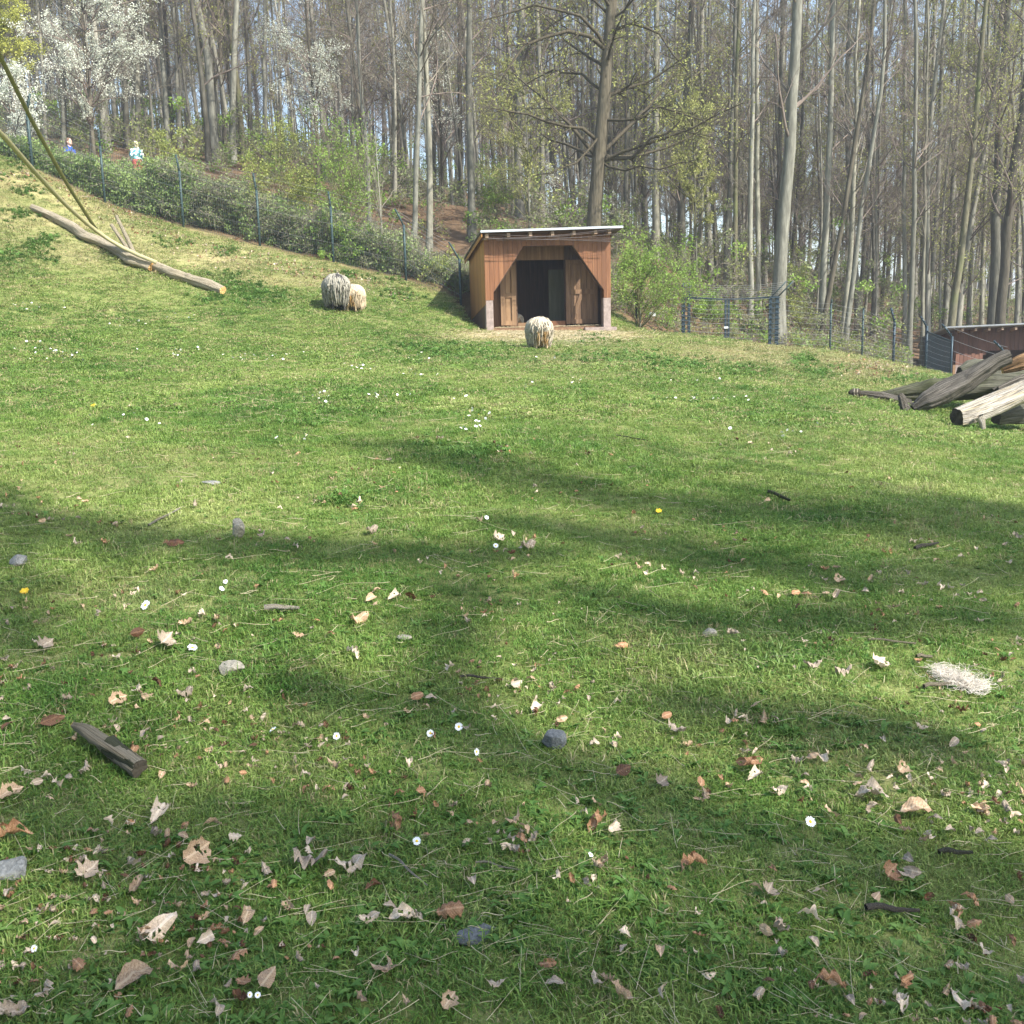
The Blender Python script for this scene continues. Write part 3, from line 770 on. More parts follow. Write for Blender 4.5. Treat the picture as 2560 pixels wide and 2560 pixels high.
for k in range(7):
    f = (k + .7) / 7.2
    wire('strand_wire', rel(gate, g1 + [0, -.03, ht[0]] + armL * f), rel(gate, g3 + [0, -.03, ht[2]] + armR * f), gate, M['wire'], .005, .10)
    mk('insulator', *box(*(rel(gate, g1)[0] + np.array([-.1, .2])), rel(gate, g1)[1] - .06, rel(gate, g1)[1] - .03, rel(gate, g1)[2] + ht[0] + armL[2] * f - .012, rel(gate, g1)[2] + ht[0] + armL[2] * f + .012), M['fence_post'], gate)
mk('latch', *box(*(rel(gate, g2)[0] + np.array([-.10, .02])), rel(gate, g2)[1] - .1, rel(gate, g2)[1] - .05, rel(gate, g2)[2] + ht[1] * .5, rel(gate, g2)[2] + ht[1] * .5 + .05), M['white_plastic'], gate)
#==PART3==
# ------------------------------------------------------------------ trees
def spawn(Pp, Rp, n, tmin, tmax, length, ang, up, K, rsc, wander, rg, lenexp=0.0, rmin=.003, tipf=.25):
    """n children on every parent polyline; returns (M*n,K,3), (M*n,K)"""
    Mp, Kp, _ = Pp.shape; Mn = Mp * n
    par = np.repeat(np.arange(Mp), n)
    t = rg.uniform(tmin, tmax, Mn)
    f = t * (Kp - 1); i = np.minimum(f.astype(int), Kp - 2); w = (f - i)[:, None]
    st = Pp[par, i] * (1 - w) + Pp[par, i + 1] * w
    tg = unit(Pp[par, i + 1] - Pp[par, i])
    r0 = (Rp[par, i] * (1 - w[:, 0]) + Rp[par, i + 1] * w[:, 0]) * rsc * rg.uniform(.7, 1.1, Mn)
    plen = np.linalg.norm(np.diff(Pp, axis=1), axis=-1).sum(1)[par]
    L = (length if length > 0 else -length * plen) * rg.uniform(.55, 1.2, Mn) * (1 - lenexp * t)
    rv = unit(rg.normal(size=(Mn, 3))); side = unit(np.cross(tg, rv))
    a = radians(ang) * rg.uniform(.7, 1.25, Mn)[:, None]
    d = unit(tg * np.cos(a) + side * np.sin(a))
    pts = np.empty((Mn, K, 3)); pts[:, 0] = st
    for k in range(1, K):
        pts[:, k] = pts[:, k - 1] + d * (L / (K - 1))[:, None]
        d = unit(d + rg.normal(size=(Mn, 3)) * wander + np.array([0, 0, up]))
    R = np.maximum(r0, rmin)[:, None] * np.linspace(1, tipf, K)[None]
    return pts, R
def leaf_quads(cent, size, rg, aspect=1.6):
    n = len(cent); a = unit(rg.normal(size=(n, 3))); b = unit(np.cross(a, rg.normal(size=(n, 3))))
    s = size * rg.uniform(.6, 1.3, n)[:, None]
    V = np.stack([cent - a * s * .5 * aspect, cent + b * s * .4, cent + a * s * .5 * aspect, cent - b * s * .4], 1)
    return V.reshape(-1, 3), np.arange(n * 4).reshape(n, 4)
def tips(Pt, n, spread, rg):
    """n points along every polyline"""
    Mn, K, _ = Pt.shape
    t = rg.uniform(.3, 1, (Mn, n)) * (K - 1); i = np.minimum(t.astype(int), K - 2); w = (t - i)[..., None]
    m_ = np.arange(Mn)[:, None]
    p = Pt[m_, i] * (1 - w) + Pt[m_, i + 1] * w
    return (p + rg.normal(size=p.shape) * spread).reshape(-1, 3)
STY = {
 # n1, tmin, len1, ang1, up1, n2, len2, n3, len3, leafmat, leaf n, leaf size
 'beech':  dict(n1=30, t0=.26, l1=3.8, a1=48, u1=.07, n2=8, n3=9),
 'slim':   dict(n1=26, t0=.2, l1=2.6, a1=48, u1=.09, n2=8, n3=9),
 'bare':   dict(n1=34, t0=.16, l1=4.2, a1=55, u1=.07, n2=8, n3=8),
 'oak':    dict(n1=26, t0=.22, l1=5.2, a1=65, u1=.03, n2=9, n3=9),
 'blossom':dict(n1=26, t0=.22, l1=3.0, a1=58, u1=.06, n2=8, n3=8),
}
def tree_parts(path, rad, sty, rg, leaf=None, leafn=2, lsize=.05, extra=None, spread=.06, shorten=None):
    """path (K,3) local; returns dict of (V,F) for trunk, crown, leaves"""
    s = dict(STY[sty]); 
    path = path[None]; rad = rad[None]
    trunk = tubes(path, rad, 10 if rad[0, 0] > .1 else 7)
    L1, R1 = spawn(path, rad, s['n1'], s['t0'], .98, s['l1'], s['a1'], s['u1'], 7, .34, .13, rg, .55, .012)
    R1 = np.minimum(R1, .085)
    if extra:
        for ep, er in extra:
            ep = np.asarray(ep, float); n7 = np.linspace(0, 1, 7); tt = np.linspace(0, 1, len(ep))
            e7 = np.stack([np.interp(n7, tt, ep[:, k]) for k in range(3)], 1); e7[1:-1] += rg.normal(size=(5, 3)) * .06
            L1 = np.concatenate([L1, e7[None]]); R1 = np.concatenate([R1, (er * np.linspace(1, .3, 7))[None]])
    L2, R2 = spawn(L1, R1, s['n2'], .2, 1, -.42, 40, .05, 5, .5, .16, rg, .35, .006 * s.get('fat', 1))
    L3, R3_ = spawn(L2, R2, s['n3'], .1, 1, -.5, 46, .03, 3, .6, .22, rg, .3, .0035 * s.get('fat', 1.25))
    mb = MB(); mb.add(*tubes(L1, R1, 5)); mb.add(*tubes(L2, R2, 3)); mb.add(*tubes(L3, R3_, 3))
    out = {'trunk': trunk, 'crown': mb}
    if leaf:
        out['leaves'] = leaf_quads(tips(L3, leafn, spread, rg), lsize, rg)
    return out
def taper(path, r0, r1, flare=1.25):
    K = len(path); t = np.linspace(0, 1, K)
    r = r0 + (r1 - r0) * t ** .85; r[0] *= flare * 1.12; r[1] *= 1.04
    return r
def resample(pts, K):
    pts = np.asarray(pts, float); d = np.concatenate([[0], np.cumsum(np.linalg.norm(np.diff(pts, axis=0), axis=1))])
    t = np.linspace(0, d[-1], K)
    # smooth catmull-ish through linear + blur
    q = np.stack([np.interp(t, d, pts[:, k]) for k in range(3)], 1)
    for _ in range(2): q[1:-1] = .25 * q[:-2] + .5 * q[1:-1] + .25 * q[2:]
    return q
HERO = [
 # Y, width px, points (u,v) bottom..top, bark, style, leaf, label
 (42,13,[(161,363),(154,154),(150,0)],'bark_grey','slim',None,'grey trunk standing just behind the person in the blue jacket'),
 (42,14,[(345,372),(343,180),(342,0)],'bark_pale','slim',None,'straight pale grey trunk rising directly behind the blond child'),
 (43,13,[(419,354),(408,170),(398,0)],'bark_grey','slim',None,'slim grey trunk, next to the right of the trunk behind the blond child'),
 (40,21,[(538,402),(526,150),(489,0)],'bark_grey','beech',None,'stout smooth grey trunk curving left near the top, behind the left thicket'),
 (40.5,16,[(582,398),(580,140),(591,0)],'bark_grey','beech',None,'grey trunk forking high up, right of the stout trunk that curves left'),
 (41,14,[(606,398),(598,219),(575,80),(560,0)],'bark_moss','slim',None,'reddish grey trunk close to the forked grey trunk, above bare leaf litter'),
 (43,12,[(566,391),(552,140),(543,0)],'bark_dark','slim',None,'dark slender trunk wedged between two stout grey trunks on the left bank'),
 (44,11,[(659,380),(661,180),(666,0)],'bark_grey','slim',None,'thin straight trunk at the left edge of the olive shrubs'),
 (46,11,[(449,340),(440,170),(435,0)],'bark_grey','slim',None,'thin grey trunk between the child’s trunk and the stout curved trunk'),
 (46,10,[(512,345),(500,140),(495,0)],'bark_dark','slim',None,'thin dark trunk left of the stout trunk that curves left'),
 (31,14,[(1030,668),(1042,396),(1054,163),(1056,0)],'bark_grey','bare',None,'wide branching bare tree left of the big shed, limbs spreading both ways'),
 (32,17,[(1072,655),(1075,419),(1068,186),(1060,0)],'bark_pale','beech',None,'pale smooth trunk directly behind the wide branching bare tree'),
 (34,20,[(1180,602),(1175,280),(1170,0)],'bark_grey','beech',None,'straight grey trunk standing behind the left roof corner of the big shed'),
 (38,19,[(1638,640),(1643,326),(1638,0)],'bark_pale','beech',None,'straight pale trunk rising from the green bush right of the big shed'),
 (42,10,[(1452,575),(1456,300),(1461,0)],'bark_pale','slim',None,'thin pale trunk just left of the big leaning oak'),
 (44,9,[(1587,600),(1590,300),(1586,0)],'bark_grey','slim',None,'thin grey trunk between the leaning oak and the straight pale trunk'),
 (45,12,[(1005,600),(990,300),(983,0)],'bark_dark','slim',None,'dark trunk left of the wide branching bare tree'),
 (46,13,[(1153,520),(1150,260),(1146,0)],'bark_dark','slim',None,'dark trunk on the leafy mound behind the big shed'),
 (38,13,[(1811,790),(1823,466),(1832,233),(1839,0)],'bark_grey','slim',None,'left one of the trunk pair behind the middle of the steel gate'),
 (37,13,[(1839,800),(1837,559),(1842,233),(1846,0)],'bark_moss','bare',None,'right one of the trunk pair behind the gate, with a limb rising right'),
 (36,14,[(1874,860),(1878,419),(1882,150),(1884,0)],'bark_grey','slim',None,'grey trunk behind the right gate leaf, touching its paler twin'),
 (37,14,[(1897,860),(1895,326),(1893,60),(1893,0)],'bark_pale','slim',None,'paler twin of the trunk pair behind the right gate leaf'),
 (32,36,[(1942,860),(1944,727),(1958,536),(1977,326),(1991,93),(1997,0)],'bark_grey','beech',None,'thickest smooth grey trunk, leaning right beside the right gate post'),
 (43,14,[(1940,860),(1944,489),(1951,233),(1958,0)],'bark_grey','slim',None,'slender trunk half hidden behind the thickest leaning trunk'),
 (36,19,[(2048,850),(2058,740),(2065,559),(2077,326),(2084,0)],'bark_grey','beech',None,'smooth grey trunk, the next stout one right of the thickest leaning trunk'),
 (35,14,[(2045,880),(2089,666),(2135,373),(2182,93),(2195,0)],'bark_dark','slim',None,'dark thin trunk leaning strongly right across its pale neighbours'),
 (36,15,[(2102,880),(2126,675),(2137,466),(2140,233),(2149,0)],'bark_pale','beech',None,'pale trunk crossed by the dark leaning trunk'),
 (35,14,[(2112,885),(2144,582),(2172,419),(2200,270),(2215,120)],'bark_grey','slim',None,'thin grey trunk leaning right and ending in a kinked top'),
 (40,12,[(2261,870),(2261,559),(2263,186),(2264,0)],'bark_grey','slim',None,'straight slender trunk above the first bent fence post'),
 (34,14,[(2272,905),(2284,605),(2290,250),(2292,0)],'bark_grey','slim',None,'blue-grey trunk just left of the small shed roof'),
 (36,10,[(2305,870),(2314,373),(2318,0)],'bark_pale','slim',None,'thin pale trunk above the left roof tip of the small shed'),
 (41,15,[(2359,850),(2373,559),(2391,373),(2405,140),(2410,0)],'bark_grey','slim',None,'grey trunk left of the mossy pale trunk above the small shed'),
 (37,20,[(2375,850),(2410,582),(2433,373),(2452,140),(2466,0)],'bark_moss','beech','bud','mossy pale trunk leaning right above the small shed roof'),
 (42,13,[(2424,850),(2436,326),(2442,0)],'bark_grey','slim',None,'upright grey trunk behind the mossy pale trunk'),
 (41,12,[(2452,850),(2466,373),(2475,0)],'bark_pale','slim',None,'thin trunk between the mossy trunk and the broad grey trunk'),
 (38,27,[(2480,850),(2494,466),(2512,140),(2520,0)],'bark_grey','beech','bud','broad grey trunk near the right edge, left of the dark leaning one'),
 (37,27,[(2495,860),(2522,512),(2556,280),(2590,0)],'bark_dark','beech','bud','broad dark trunk leaning out of the frame at the right edge'),
 (40,12,[(2540,850),(2547,559),(2552,300),(2560,0)],'bark_grey','slim',None,'thin grey trunk at the very right edge behind the small shed'),
 (33,11,[(925,640),(922,420),(900,180),(890,0)],'bark_grey','bare',None,'slender grey tree with thin arching twigs, left of the white blossoms over the bank'),
 (45,10,[(2190,870),(2186,500),(2178,0)],'bark_grey','slim',None,'faint straight trunk between the kinked trunk and the first bent post'),
]
tall = 20.0
nh = 0
for (Y, w, pts, bark, sty, leaf, label) in HERO:
    rg = np.random.default_rng(100 + nh); nh += 1
    w3 = np.array([P(u, v, Y + .02 * k) for k, (u, v) in enumerate(pts)])
    gb = float(gz(w3[0, 0], w3[0, 1])) - .15
    if gb < w3[0, 2]: w3 = np.concatenate([[np.array([w3[0, 0] - (w3[1, 0] - w3[0, 0]) * (w3[0, 2] - gb) / (w3[1, 2] - w3[0, 2]), w3[0, 1], gb])], w3])
    else: w3[0, 2] = min(gb, w3[1, 2] - .5)
    dirn = unit(w3[-1] - w3[-2] + np.array([0, 0, .6 * np.linalg.norm(w3[-1] - w3[-2])]))
    H = tall + rg.uniform(-2, 3)
    need = w3[0, 2] + H - w3[-1, 2]
    w3 = np.concatenate([w3, [w3[-1] + dirn * need * .5 + rg.normal(size=3) * .2, w3[-1] + dirn * need + rg.normal(size=3) * .5]])
    base = w3[0].copy(); path = resample(w3 - base, 16); path[1:-1] += rg.normal(size=(14, 3)) * .02
    r0 = w / 2 / FPX * Y
    t = thing('beech_tree' if sty in ('beech', 'slim') else 'bare_tree', label, 'tree', base)
    tp = tree_parts(path, taper(path, r0, r0 * .28), sty, rg, leaf, 2, .05)
    mk('trunk', *tp['trunk'], M[bark], t, True)
    tp['crown'].build('crown', M['twig'] if bark != 'bark_pale' else M['twig_grey'], t)
    if leaf: mk('leaves', *tp['leaves'], M[leaf], t)

# the big oak
rg = np.random.default_rng(5)
Yo = 31
w3 = np.array([P(u, v, Yo) for u, v in [(1478, 600), (1482, 540), (1499, 405), (1508, 280), (1518, 140), (1531, 0)]])
gb = float(gz(w3[0, 0], w3[0, 1])); w3[0, 2] = min(gb, w3[0, 2]) - .1
w3 = np.concatenate([w3, [w3[-1] + [.3, .2, 3.5], w3[-1] + [-.2, .4, 7]]]); base = w3[0].copy()
path = resample(w3 - base, 18)
r = np.interp(np.linspace(0, 1, 18), [0, .08, .35, .7, 1], [.31, .235, .19, .12, .04])
def lim(pts, r_): return ([P(u, v, Yo + dy) - base for u, v, dy in pts], r_)
limbs = [lim([(1503,392,0),(1545,398,-.2),(1585,394,-.5),(1620,365,-.8),(1660,335,-1),(1700,303,-1.2)], .075),
 lim([(1492,350,0),(1460,325,-.3),(1400,310,-.6),(1340,295,-.9),(1289,289,-1.2),(1230,270,-1.5)], .06),
 lim([(1512,255,0),(1545,225,.2),(1592,205,.3),(1650,190,.2),(1700,150,0)], .07),
 lim([(1520,130,0),(1466,84,-.4),(1400,88,-.8),(1330,100,-1.2),(1280,160,-1.5),(1240,230,-1.8)], .07),
 lim([(1518,130,0),(1480,60,-.5),(1400,20,-1),(1300,10,-1.4),(1210,50,-1.8)], .06),
 lim([(1500,400,0),(1540,425,-.4),(1600,415,-1),(1680,425,-1.4),(1740,400,-1.5)], .045),
 lim([(1525,80,0),(1580,60,-.5),(1650,90,-.9),(1720,180,-1.3)], .06),
 lim([(1510,230,0),(1450,190,.6),(1380,180,1),(1300,220,1.2)], .05),
 lim([(1505,330,0),(1440,400,-.6),(1380,430,-.9),(1330,440,-1.1)], .04),
 lim([(1506,300,0),(1570,300,-.6),(1640,270,-.9),(1740,290,-1.1),(1790,330,-1.2)], .045)]
t = thing('oak_tree', 'large dark rough-barked oak leaning right behind the big shed, dotted with yellow-green young leaves', 'tree', base)
tp = tree_parts(path, r, 'oak', rg, 'bud', 3, .045, extra=limbs, spread=.09)
mk('trunk', *tp['trunk'], M['bark_oak'], t, True); tp['crown'].build('crown', M['bark_oak'], t); mk('leaves', *tp['leaves'], M['bud'], t)

# blossom trees, maple and a sapling: (Y, base uv, top uv..., crown blobs)
def blob_tree(name, label, cat, Y, trunk_uv, blobs, r0, bark, twigm, leafm, nleaf, lsize, seed, leafname='leaves', group=None, limb_r=.03, n3=9, sub=9):
    """trunk plus limbs reaching into each crown blob (u, v, ru, rv, dy)"""
    rg = np.random.default_rng(seed)
    w3 = np.array([P(u, v, Y) for u, v in trunk_uv]); gb = float(gz(w3[0, 0], w3[0, 1])) - .1
    if gb < w3[0, 2] - .05: w3 = np.concatenate([[[w3[0, 0], w3[0, 1], gb]], w3])
    else: w3[0, 2] = gb
    base = w3[0].copy(); path = resample(w3 - base, 12)
    t = thing(name, label, cat, base, group)
    mk('trunk', *tubes(path, taper(path, r0, r0 * .3), 8), M[bark], t, True)
    L1 = []; R1 = []
    for (u, v, ru, rv, dy, n) in blobs:
        for _ in range(n):
            a = rg.uniform(0, 2 * pi); q = math.sqrt(rg.uniform(.05, 1))
            end = P(u + ru * q * cos(a), v + rv * q * sin(a), Y + dy + rg.normal() * .8) - base
            zz = path[:, 2]; k = int(np.clip(np.searchsorted(zz, end[2] - rg.uniform(.5, 2.2)), 1, 11)); st = path[k]
            tt = np.linspace(0, 1, 7)[:, None]; c = st * (1 - tt) + end * tt; c[:, 2] += .25 * np.sin(tt[:, 0] * pi) * np.linalg.norm(end - st) * rg.uniform(-.2, .6)
            c[1:] += np.cumsum(rg.normal(size=(6, 3)) * .03 * np.linalg.norm(end - st) / 2, 0)
            L1.append(c); R1.append(limb_r * rg.uniform(.6, 1.1) * np.linspace(1, .3, 7))
    L1 = np.array(L1); R1 = np.array(R1)
    L2, R2 = spawn(L1, R1, sub, .35, 1, -.32, 45, .06, 5, .5, .18, rg, .3, .005)
    L3, R3_ = spawn(L2, R2, n3, .1, 1, -.5, 45, .04, 3, .6, .2, rg, .3, .003)
    mb = MB(); mb.add(*tubes(L1, R1, 5)); mb.add(*tubes(L2, R2, 3)); mb.add(*tubes(L3, R3_, 3)); mb.build('crown', M[twigm], t)
    if nleaf: mk(leafname, *leaf_quads(tips(L3, nleaf, .04, rg), lsize, rg, 1.15), M[leafm], t)
    return t
blob_tree('cherry_tree', 'white-blossoming tree filling the upper left above the person in blue', 'tree', 36, [(235,400),(225,250),(210,100),(200,-60)],
    [(230,60,150,90,0,22),(120,110,80,70,-1,10),(300,150,90,60,0,8),(200,-80,150,80,0,8),(360,60,60,70,.5,6),(230,230,120,50,.5,7)], .09, 'bark_dark', 'twig', 'blossom', 4, .045, 11, 'blossoms')
blob_tree('cherry_tree', 'small white-blossoming tree at the left edge behind the first fence post', 'tree', 32, [(40,400),(36,300),(20,200)],
    [(45,240,55,60,0,12),(60,330,50,40,-.5,6),(0,180,60,40,0,6)], .05, 'bark_dark', 'twig', 'blossom', 4, .045, 12, 'blossoms')
blob_tree('cherry_tree', 'white-blossoming tree above the olive shrubs, left of the wide bare tree', 'tree', 37, [(800,560),(790,300),(770,100),(760,-50)],
    [(740,170,90,70,0,14),(800,240,80,40,0,8),(690,70,50,60,0,6),(830,120,60,70,0,6),(720,-50,90,50,0,5)], .08, 'bark_dark', 'twig', 'blossom', 3, .042, 13, 'blossoms')
blob_tree('cherry_tree', 'loosely blossoming white tree behind the wide bare tree', 'tree', 41, [(1110,560),(1100,300),(1090,100),(1090,-50)],
    [(1090,180,80,110,0,14),(960,180,70,90,0,8),(1150,300,40,40,0,4)], .07, 'bark_dark', 'twig', 'blossom', 2, .042, 14, 'blossoms')
blob_tree('cherry_tree', 'sparse low white-blossoming shrubby tree behind the oak trunk', 'tree', 40, [(1420,600),(1415,520),(1410,440)],
    [(1390,490,60,60,0,8),(1510,500,30,60,0,5),(1340,430,40,40,0,4)], .05, 'bark_dark', 'twig', 'blossom', 2, .042, 15, 'blossoms')
blob_tree('maple_tree', 'yellow-green flowering maple in the top left corner', 'tree', 38, [(-40,420),(-20,200),(-10,0),(0,-120)],
    [(30,90,70,70,0,12),(80,140,40,40,0,5),(-40,0,80,90,0,8),(20,20,60,50,0,6)], .10, 'bark_dark', 'twig_green', 'yellow_leaf', 4, .055, 16)
blob_tree('oak_sapling', 'slim young tree with yellow-green leaves between the oak and the gate', 'tree', 35, [(1742,840),(1738,500),(1730,200),(1725,60)],
    [(1740,350,70,130,0,16),(1690,250,60,60,0,8),(1770,480,40,90,0,8),(1700,450,60,60,0,6)], .04, 'bark_grey', 'twig_green', 'bud', 3, .045, 17)
blob_tree('oak_sapling', 'young tree with sparse yellow-green leaves behind the left part of the shed roof', 'tree', 36, [(1325,620),(1320,400),(1310,200)],
    [(1300,350,90,100,0,16),(1250,220,70,80,0,8),(1370,250,60,80,0,8),(1240,450,50,60,0,6)], .04, 'bark_grey', 'twig_green', 'bud', 2, .045, 18)
blob_tree('sapling', 'pale slender sapling with forked bare twigs in front of the left thicket', 'tree', 28.6, [(958,650),(954,560),(949,489),(942,400),(938,330)],
    [(910,470,30,30,0,2),(985,480,30,30,0,2),(880,570,30,10,0,1),(925,380,40,50,0,4),(960,360,40,50,0,4)], .028, 'bark_pale', 'twig_grey', 'bud', 0, .05, 19, limb_r=.012, n3=4, sub=4)
# leafy shrubs
SHR = [('shrub','tall olive-green budding shrub on the bank above the left fence',30.5,(700,600),[(700,400,90,110,0,22),(740,480,80,70,-.5,14),(660,470,60,80,0,12)],'leaf_olive',4),
 ('shrub','bright olive shrub just left of the slender grey tree',30,(850,640),[(850,400,90,120,0,28),(880,520,80,80,0,14),(800,520,80,70,0,14)],'leaf_green',3),
 ('shrub','low fresh-green shrub behind the fence below the olive shrubs',28.9,(880,660),[(880,590,55,40,0,12),(850,625,45,25,0,6)],'leaf_green',5),
 ('shrub','bright green bush against the right wall of the big shed',29.3,(1600,760),[(1590,640,45,60,0,14),(1640,680,60,60,0,14),(1570,710,35,45,-.3,10),(1690,720,60,50,0,10)],'leaf_green',4),
 ('shrub','thin green shrub behind the left end of the gate',33,(1745,830),[(1750,730,60,50,0,10),(1800,770,50,40,0,8),(1700,650,50,50,.5,6)],'leaf_green',4),
 ('shrub','sparse greenish shrub between the thickest trunk and its right neighbour',36,(2000,850),[(2000,740,40,60,0,8),(2010,640,40,50,0,6)],'leaf_olive',4),
 ('shrub','young leafy undergrowth shrub above the blond child',31.5,(400,500),[(400,400,60,50,0,9),(450,350,60,60,.5,8),(360,330,40,40,1,5)],'leaf_olive',3),
 ('shrub','dark evergreen-looking shrub on the mound behind the shed',37,(1240,560),[(1235,480,40,40,0,8),(1200,540,50,30,-.5,6)],'leaf_green',4),
 ('shrub','low dark shrub left of the big shed under the bare tree',29.2,(1100,740),[(1090,680,45,35,0,8),(1140,640,30,40,0,5),(1060,700,40,25,0,5)],'leaf_olive',3)]
for k, (nm, lb, Y, b_, bl, lm, nl_) in enumerate(SHR):
    blob_tree(nm, lb, 'shrub', Y, [b_, (b_[0], b_[1] - 40), (b_[0], b_[1] - 80)], bl, .03, 'bark_grey', 'twig_green', lm, nl_, .05, 40 + k, limb_r=.014, n3=6, sub=7)

# ---------------- background wood: variants, then copies
bgv = []
for k in range(9):
    rg = np.random.default_rng(300 + k); H = rg.uniform(18, 23)
    lean = rg.normal() * .03
    z = np.linspace(0, H, 14); path = np.stack([z * lean + .18 * np.sin(z * .35 + k), .12 * np.cos(z * .4 + k), z], 1); path -= path[0]
    r0 = [.06, .08, .12, .07, .15, .09, .065, .10, .05][k]
    STY['bg%d' % k] = dict(n1=rg.integers(24, 36), t0=.12, l1=rg.uniform(2.4, 3.9), a1=rg.uniform(38, 60), u1=.06, n2=10, n3=10, fat=1.4)
    tp = tree_parts(path, taper(path, r0, r0 * .25), 'bg%d' % k, rg)
    mt = mk('trunk', *tp['trunk'], M['bark_far'], None, True); mc = tp['crown'].build('crown', M['twig'] if k % 3 else M['twig_grey'], None)
    bgv.append([mt.data, mc.data]); bpy.data.objects.remove(mt); bpy.data.objects.remove(mc)
    if k in (2, 4, 5, 7):
        L_ = mk('leaves', *leaf_quads(np.concatenate([v for v in tp['crown'].V[2:3]])[::5] + rg.normal(size=(len(tp['crown'].V[2][::5]), 3)) * .08, .055, rg), M['bud']); bgv[-1].append(L_.data); bpy.data.objects.remove(L_)
rg = np.random.default_rng(77)
def bg_tree(u, Y, k, name='slim_tree', sc=1.0):
    x = (u - 1280) / FPX * Y; z = float(gz(x, Y)) - .2
    t = bpy.data.objects.new(name, None); C.objects.link(t); t.empty_display_size = .2
    t.location = (x, Y, z); leanr = radians(rg.normal() * 1.5 + (2.2 if u > 1900 else 0.3))
    t.rotation_euler = (radians(rg.normal() * 1.5), leanr, 0)
    s = sc * rg.uniform(.85, 1.15); t.scale = (s, s, s)
    for nm, me in zip(('trunk', 'crown', 'leaves'), bgv[k]):
        o = bpy.data.objects.new(nm, me); C.objects.link(o); o.parent = t; o.rotation_euler = (0, 0, 0)
    tag(t, 'one of the slim bare trunks crowding the wood beyond the fence', 'tree', 'slim trunks crowding the wood beyond the fence')
    return t
cnt = 0; used = []
while cnt < 270:
    u = rg.uniform(-160, 2720)
    if u < 1700 and rg.uniform() > (.62 if u > 900 else .8): continue
    Y = 38 + 38 * rg.uniform() ** 1.15
    if 640 < u < 900 and Y < 42: continue
    if any(abs(u - a) * Y / FPX < .5 and abs(Y - b_) < 1.5 for a, b_ in used): continue
    used.append((u, Y)); bg_tree(u, Y, int(rg.integers(0, 9))); cnt += 1
# far wood beyond them: one mass
fcol = source_collection('distant_tree_source', [bgv[k][0] for k in range(9)] + [bgv[k][1] for k in range(9)])
n = 520
u = rg.uniform(-300, 2860, n); Y = rg.uniform(74, 104, n); x = (u - 1280) / FPX * Y; z = gz(x, Y) - .2
idx = rg.integers(0, 9, n); rz = rg.uniform(0, 6.28, n)
names = sorted(o.name for o in fcol.objects)
pts = np.stack([x, Y, z], 1); pts = np.concatenate([pts, pts]); rot = np.stack([rg.normal(size=n) * .03, rg.normal(size=n) * .03, rz], 1)
o = scatter('distant_wood', pts, np.concatenate([rot, rot]), np.tile(rg.uniform(.9, 1.2, n), 2), np.concatenate([idx, idx + 9]), fcol)
tag(o, None, None, None, 'stuff'); o['label'] = 'far bare wood reading as one mass behind the trunks'

# ---------------- thickets and litter behind the fence (uncountable)
def leaf_cluster(n, rad, size, seed, mat, flat=1.0, stems=0):
    rg = np.random.default_rng(seed); c = unit(rg.normal(size=(n, 3))) * (rg.uniform(0, 1, n) ** .4)[:, None] * rad; c[:, 2] *= flat
    V, F = leaf_quads(c, size, rg, 1.3); ms = [mat]; fm = np.zeros(len(F), int); mb = MB(); mb.add(V, F)
    if stems:
        st = rg.normal(size=(stems, 3)) * rad * .4; d = unit(rg.normal(size=(stems, 3)) + [0, 0, .6]) * rad * 1.8
        tt = np.linspace(-.5, .5, 4)[None, :, None]; Pq = st[:, None] + d[:, None] * tt + rg.normal(size=(stems, 4, 3)) * rad * .1
        Vs, Fs = tubes(Pq, np.full((stems, 4), .006) * np.linspace(1, .4, 4), 3); mb.add(Vs, Fs)
        fm = np.concatenate([fm, np.ones(sum(len(f) for f in Fs), int)])
    me = mk('cluster', np.concatenate(mb.V), [np.concatenate(f) for f in mb.F.values()], None, None, mats=[mat, M['twig_grey']], fmat=fm)
    d = me.data; bpy.data.objects.remove(me); return d
ivy = source_collection('thicket_source', [leaf_cluster(70, .22, .06, s, M['leaf_ivy'], 1, 5) for s in (1, 2, 3)] + [leaf_cluster(46, .22, .055, s, M['leaf_grey'], 1, 14) for s in (4, 5, 6)] +
        [leaf_cluster(60, .2, .06, s, M['leaf_green'], 1, 5) for s in (7, 8)] + [leaf_cluster(30, .22, .05, s, M['leaf_olive'], 1, 12) for s in (9, 10)] + [leaf_cluster(55, .25, .05, s, M['leaf_rust'], .35, 4) for s in (11, 12)])
def band(us, vtop, Y0, Y1, n, kinds, rg, name, label):
    """fill between the ground and the top edge vtop(u)"""
    u = rg.uniform(us[0], us[-1], n); Y = rg.uniform(Y0, Y1, n)
    x = (u - 1280) / FPX * Y
    ff = fence_y(x) + .25; Y = np.maximum(Y, ff); x = (u - 1280) / FPX * Y
    g = gz(x, Y); tp = P(u, np.interp(u, us, vtop), Y)[:, 2]
    hh = np.maximum(tp - g, .1); hh = hh * (.82 + .26 * np.sin(x * 2.3 + np.sin(x * 5.1)) * np.sin(x * .9 + 1)); z = g + hh * rg.uniform(0, 1, n) ** .85 + rg.normal(size=n) * .09
    z = np.maximum(z, g + .02)
    pts = np.stack([x, Y, z], 1); rot = rg.uniform(0, 6.28, (n, 3)); sc = rg.uniform(.7, 1.25, n)
    kk = np.array(kinds)[rg.integers(0, len(kinds), n)] if not callable(kinds) else kinds(u, rg)
    o = scatter(name, pts, rot, sc, kk, ivy); tag(o, None, None, None, 'stuff'); o['label'] = label; return o
rg = np.random.default_rng(9)
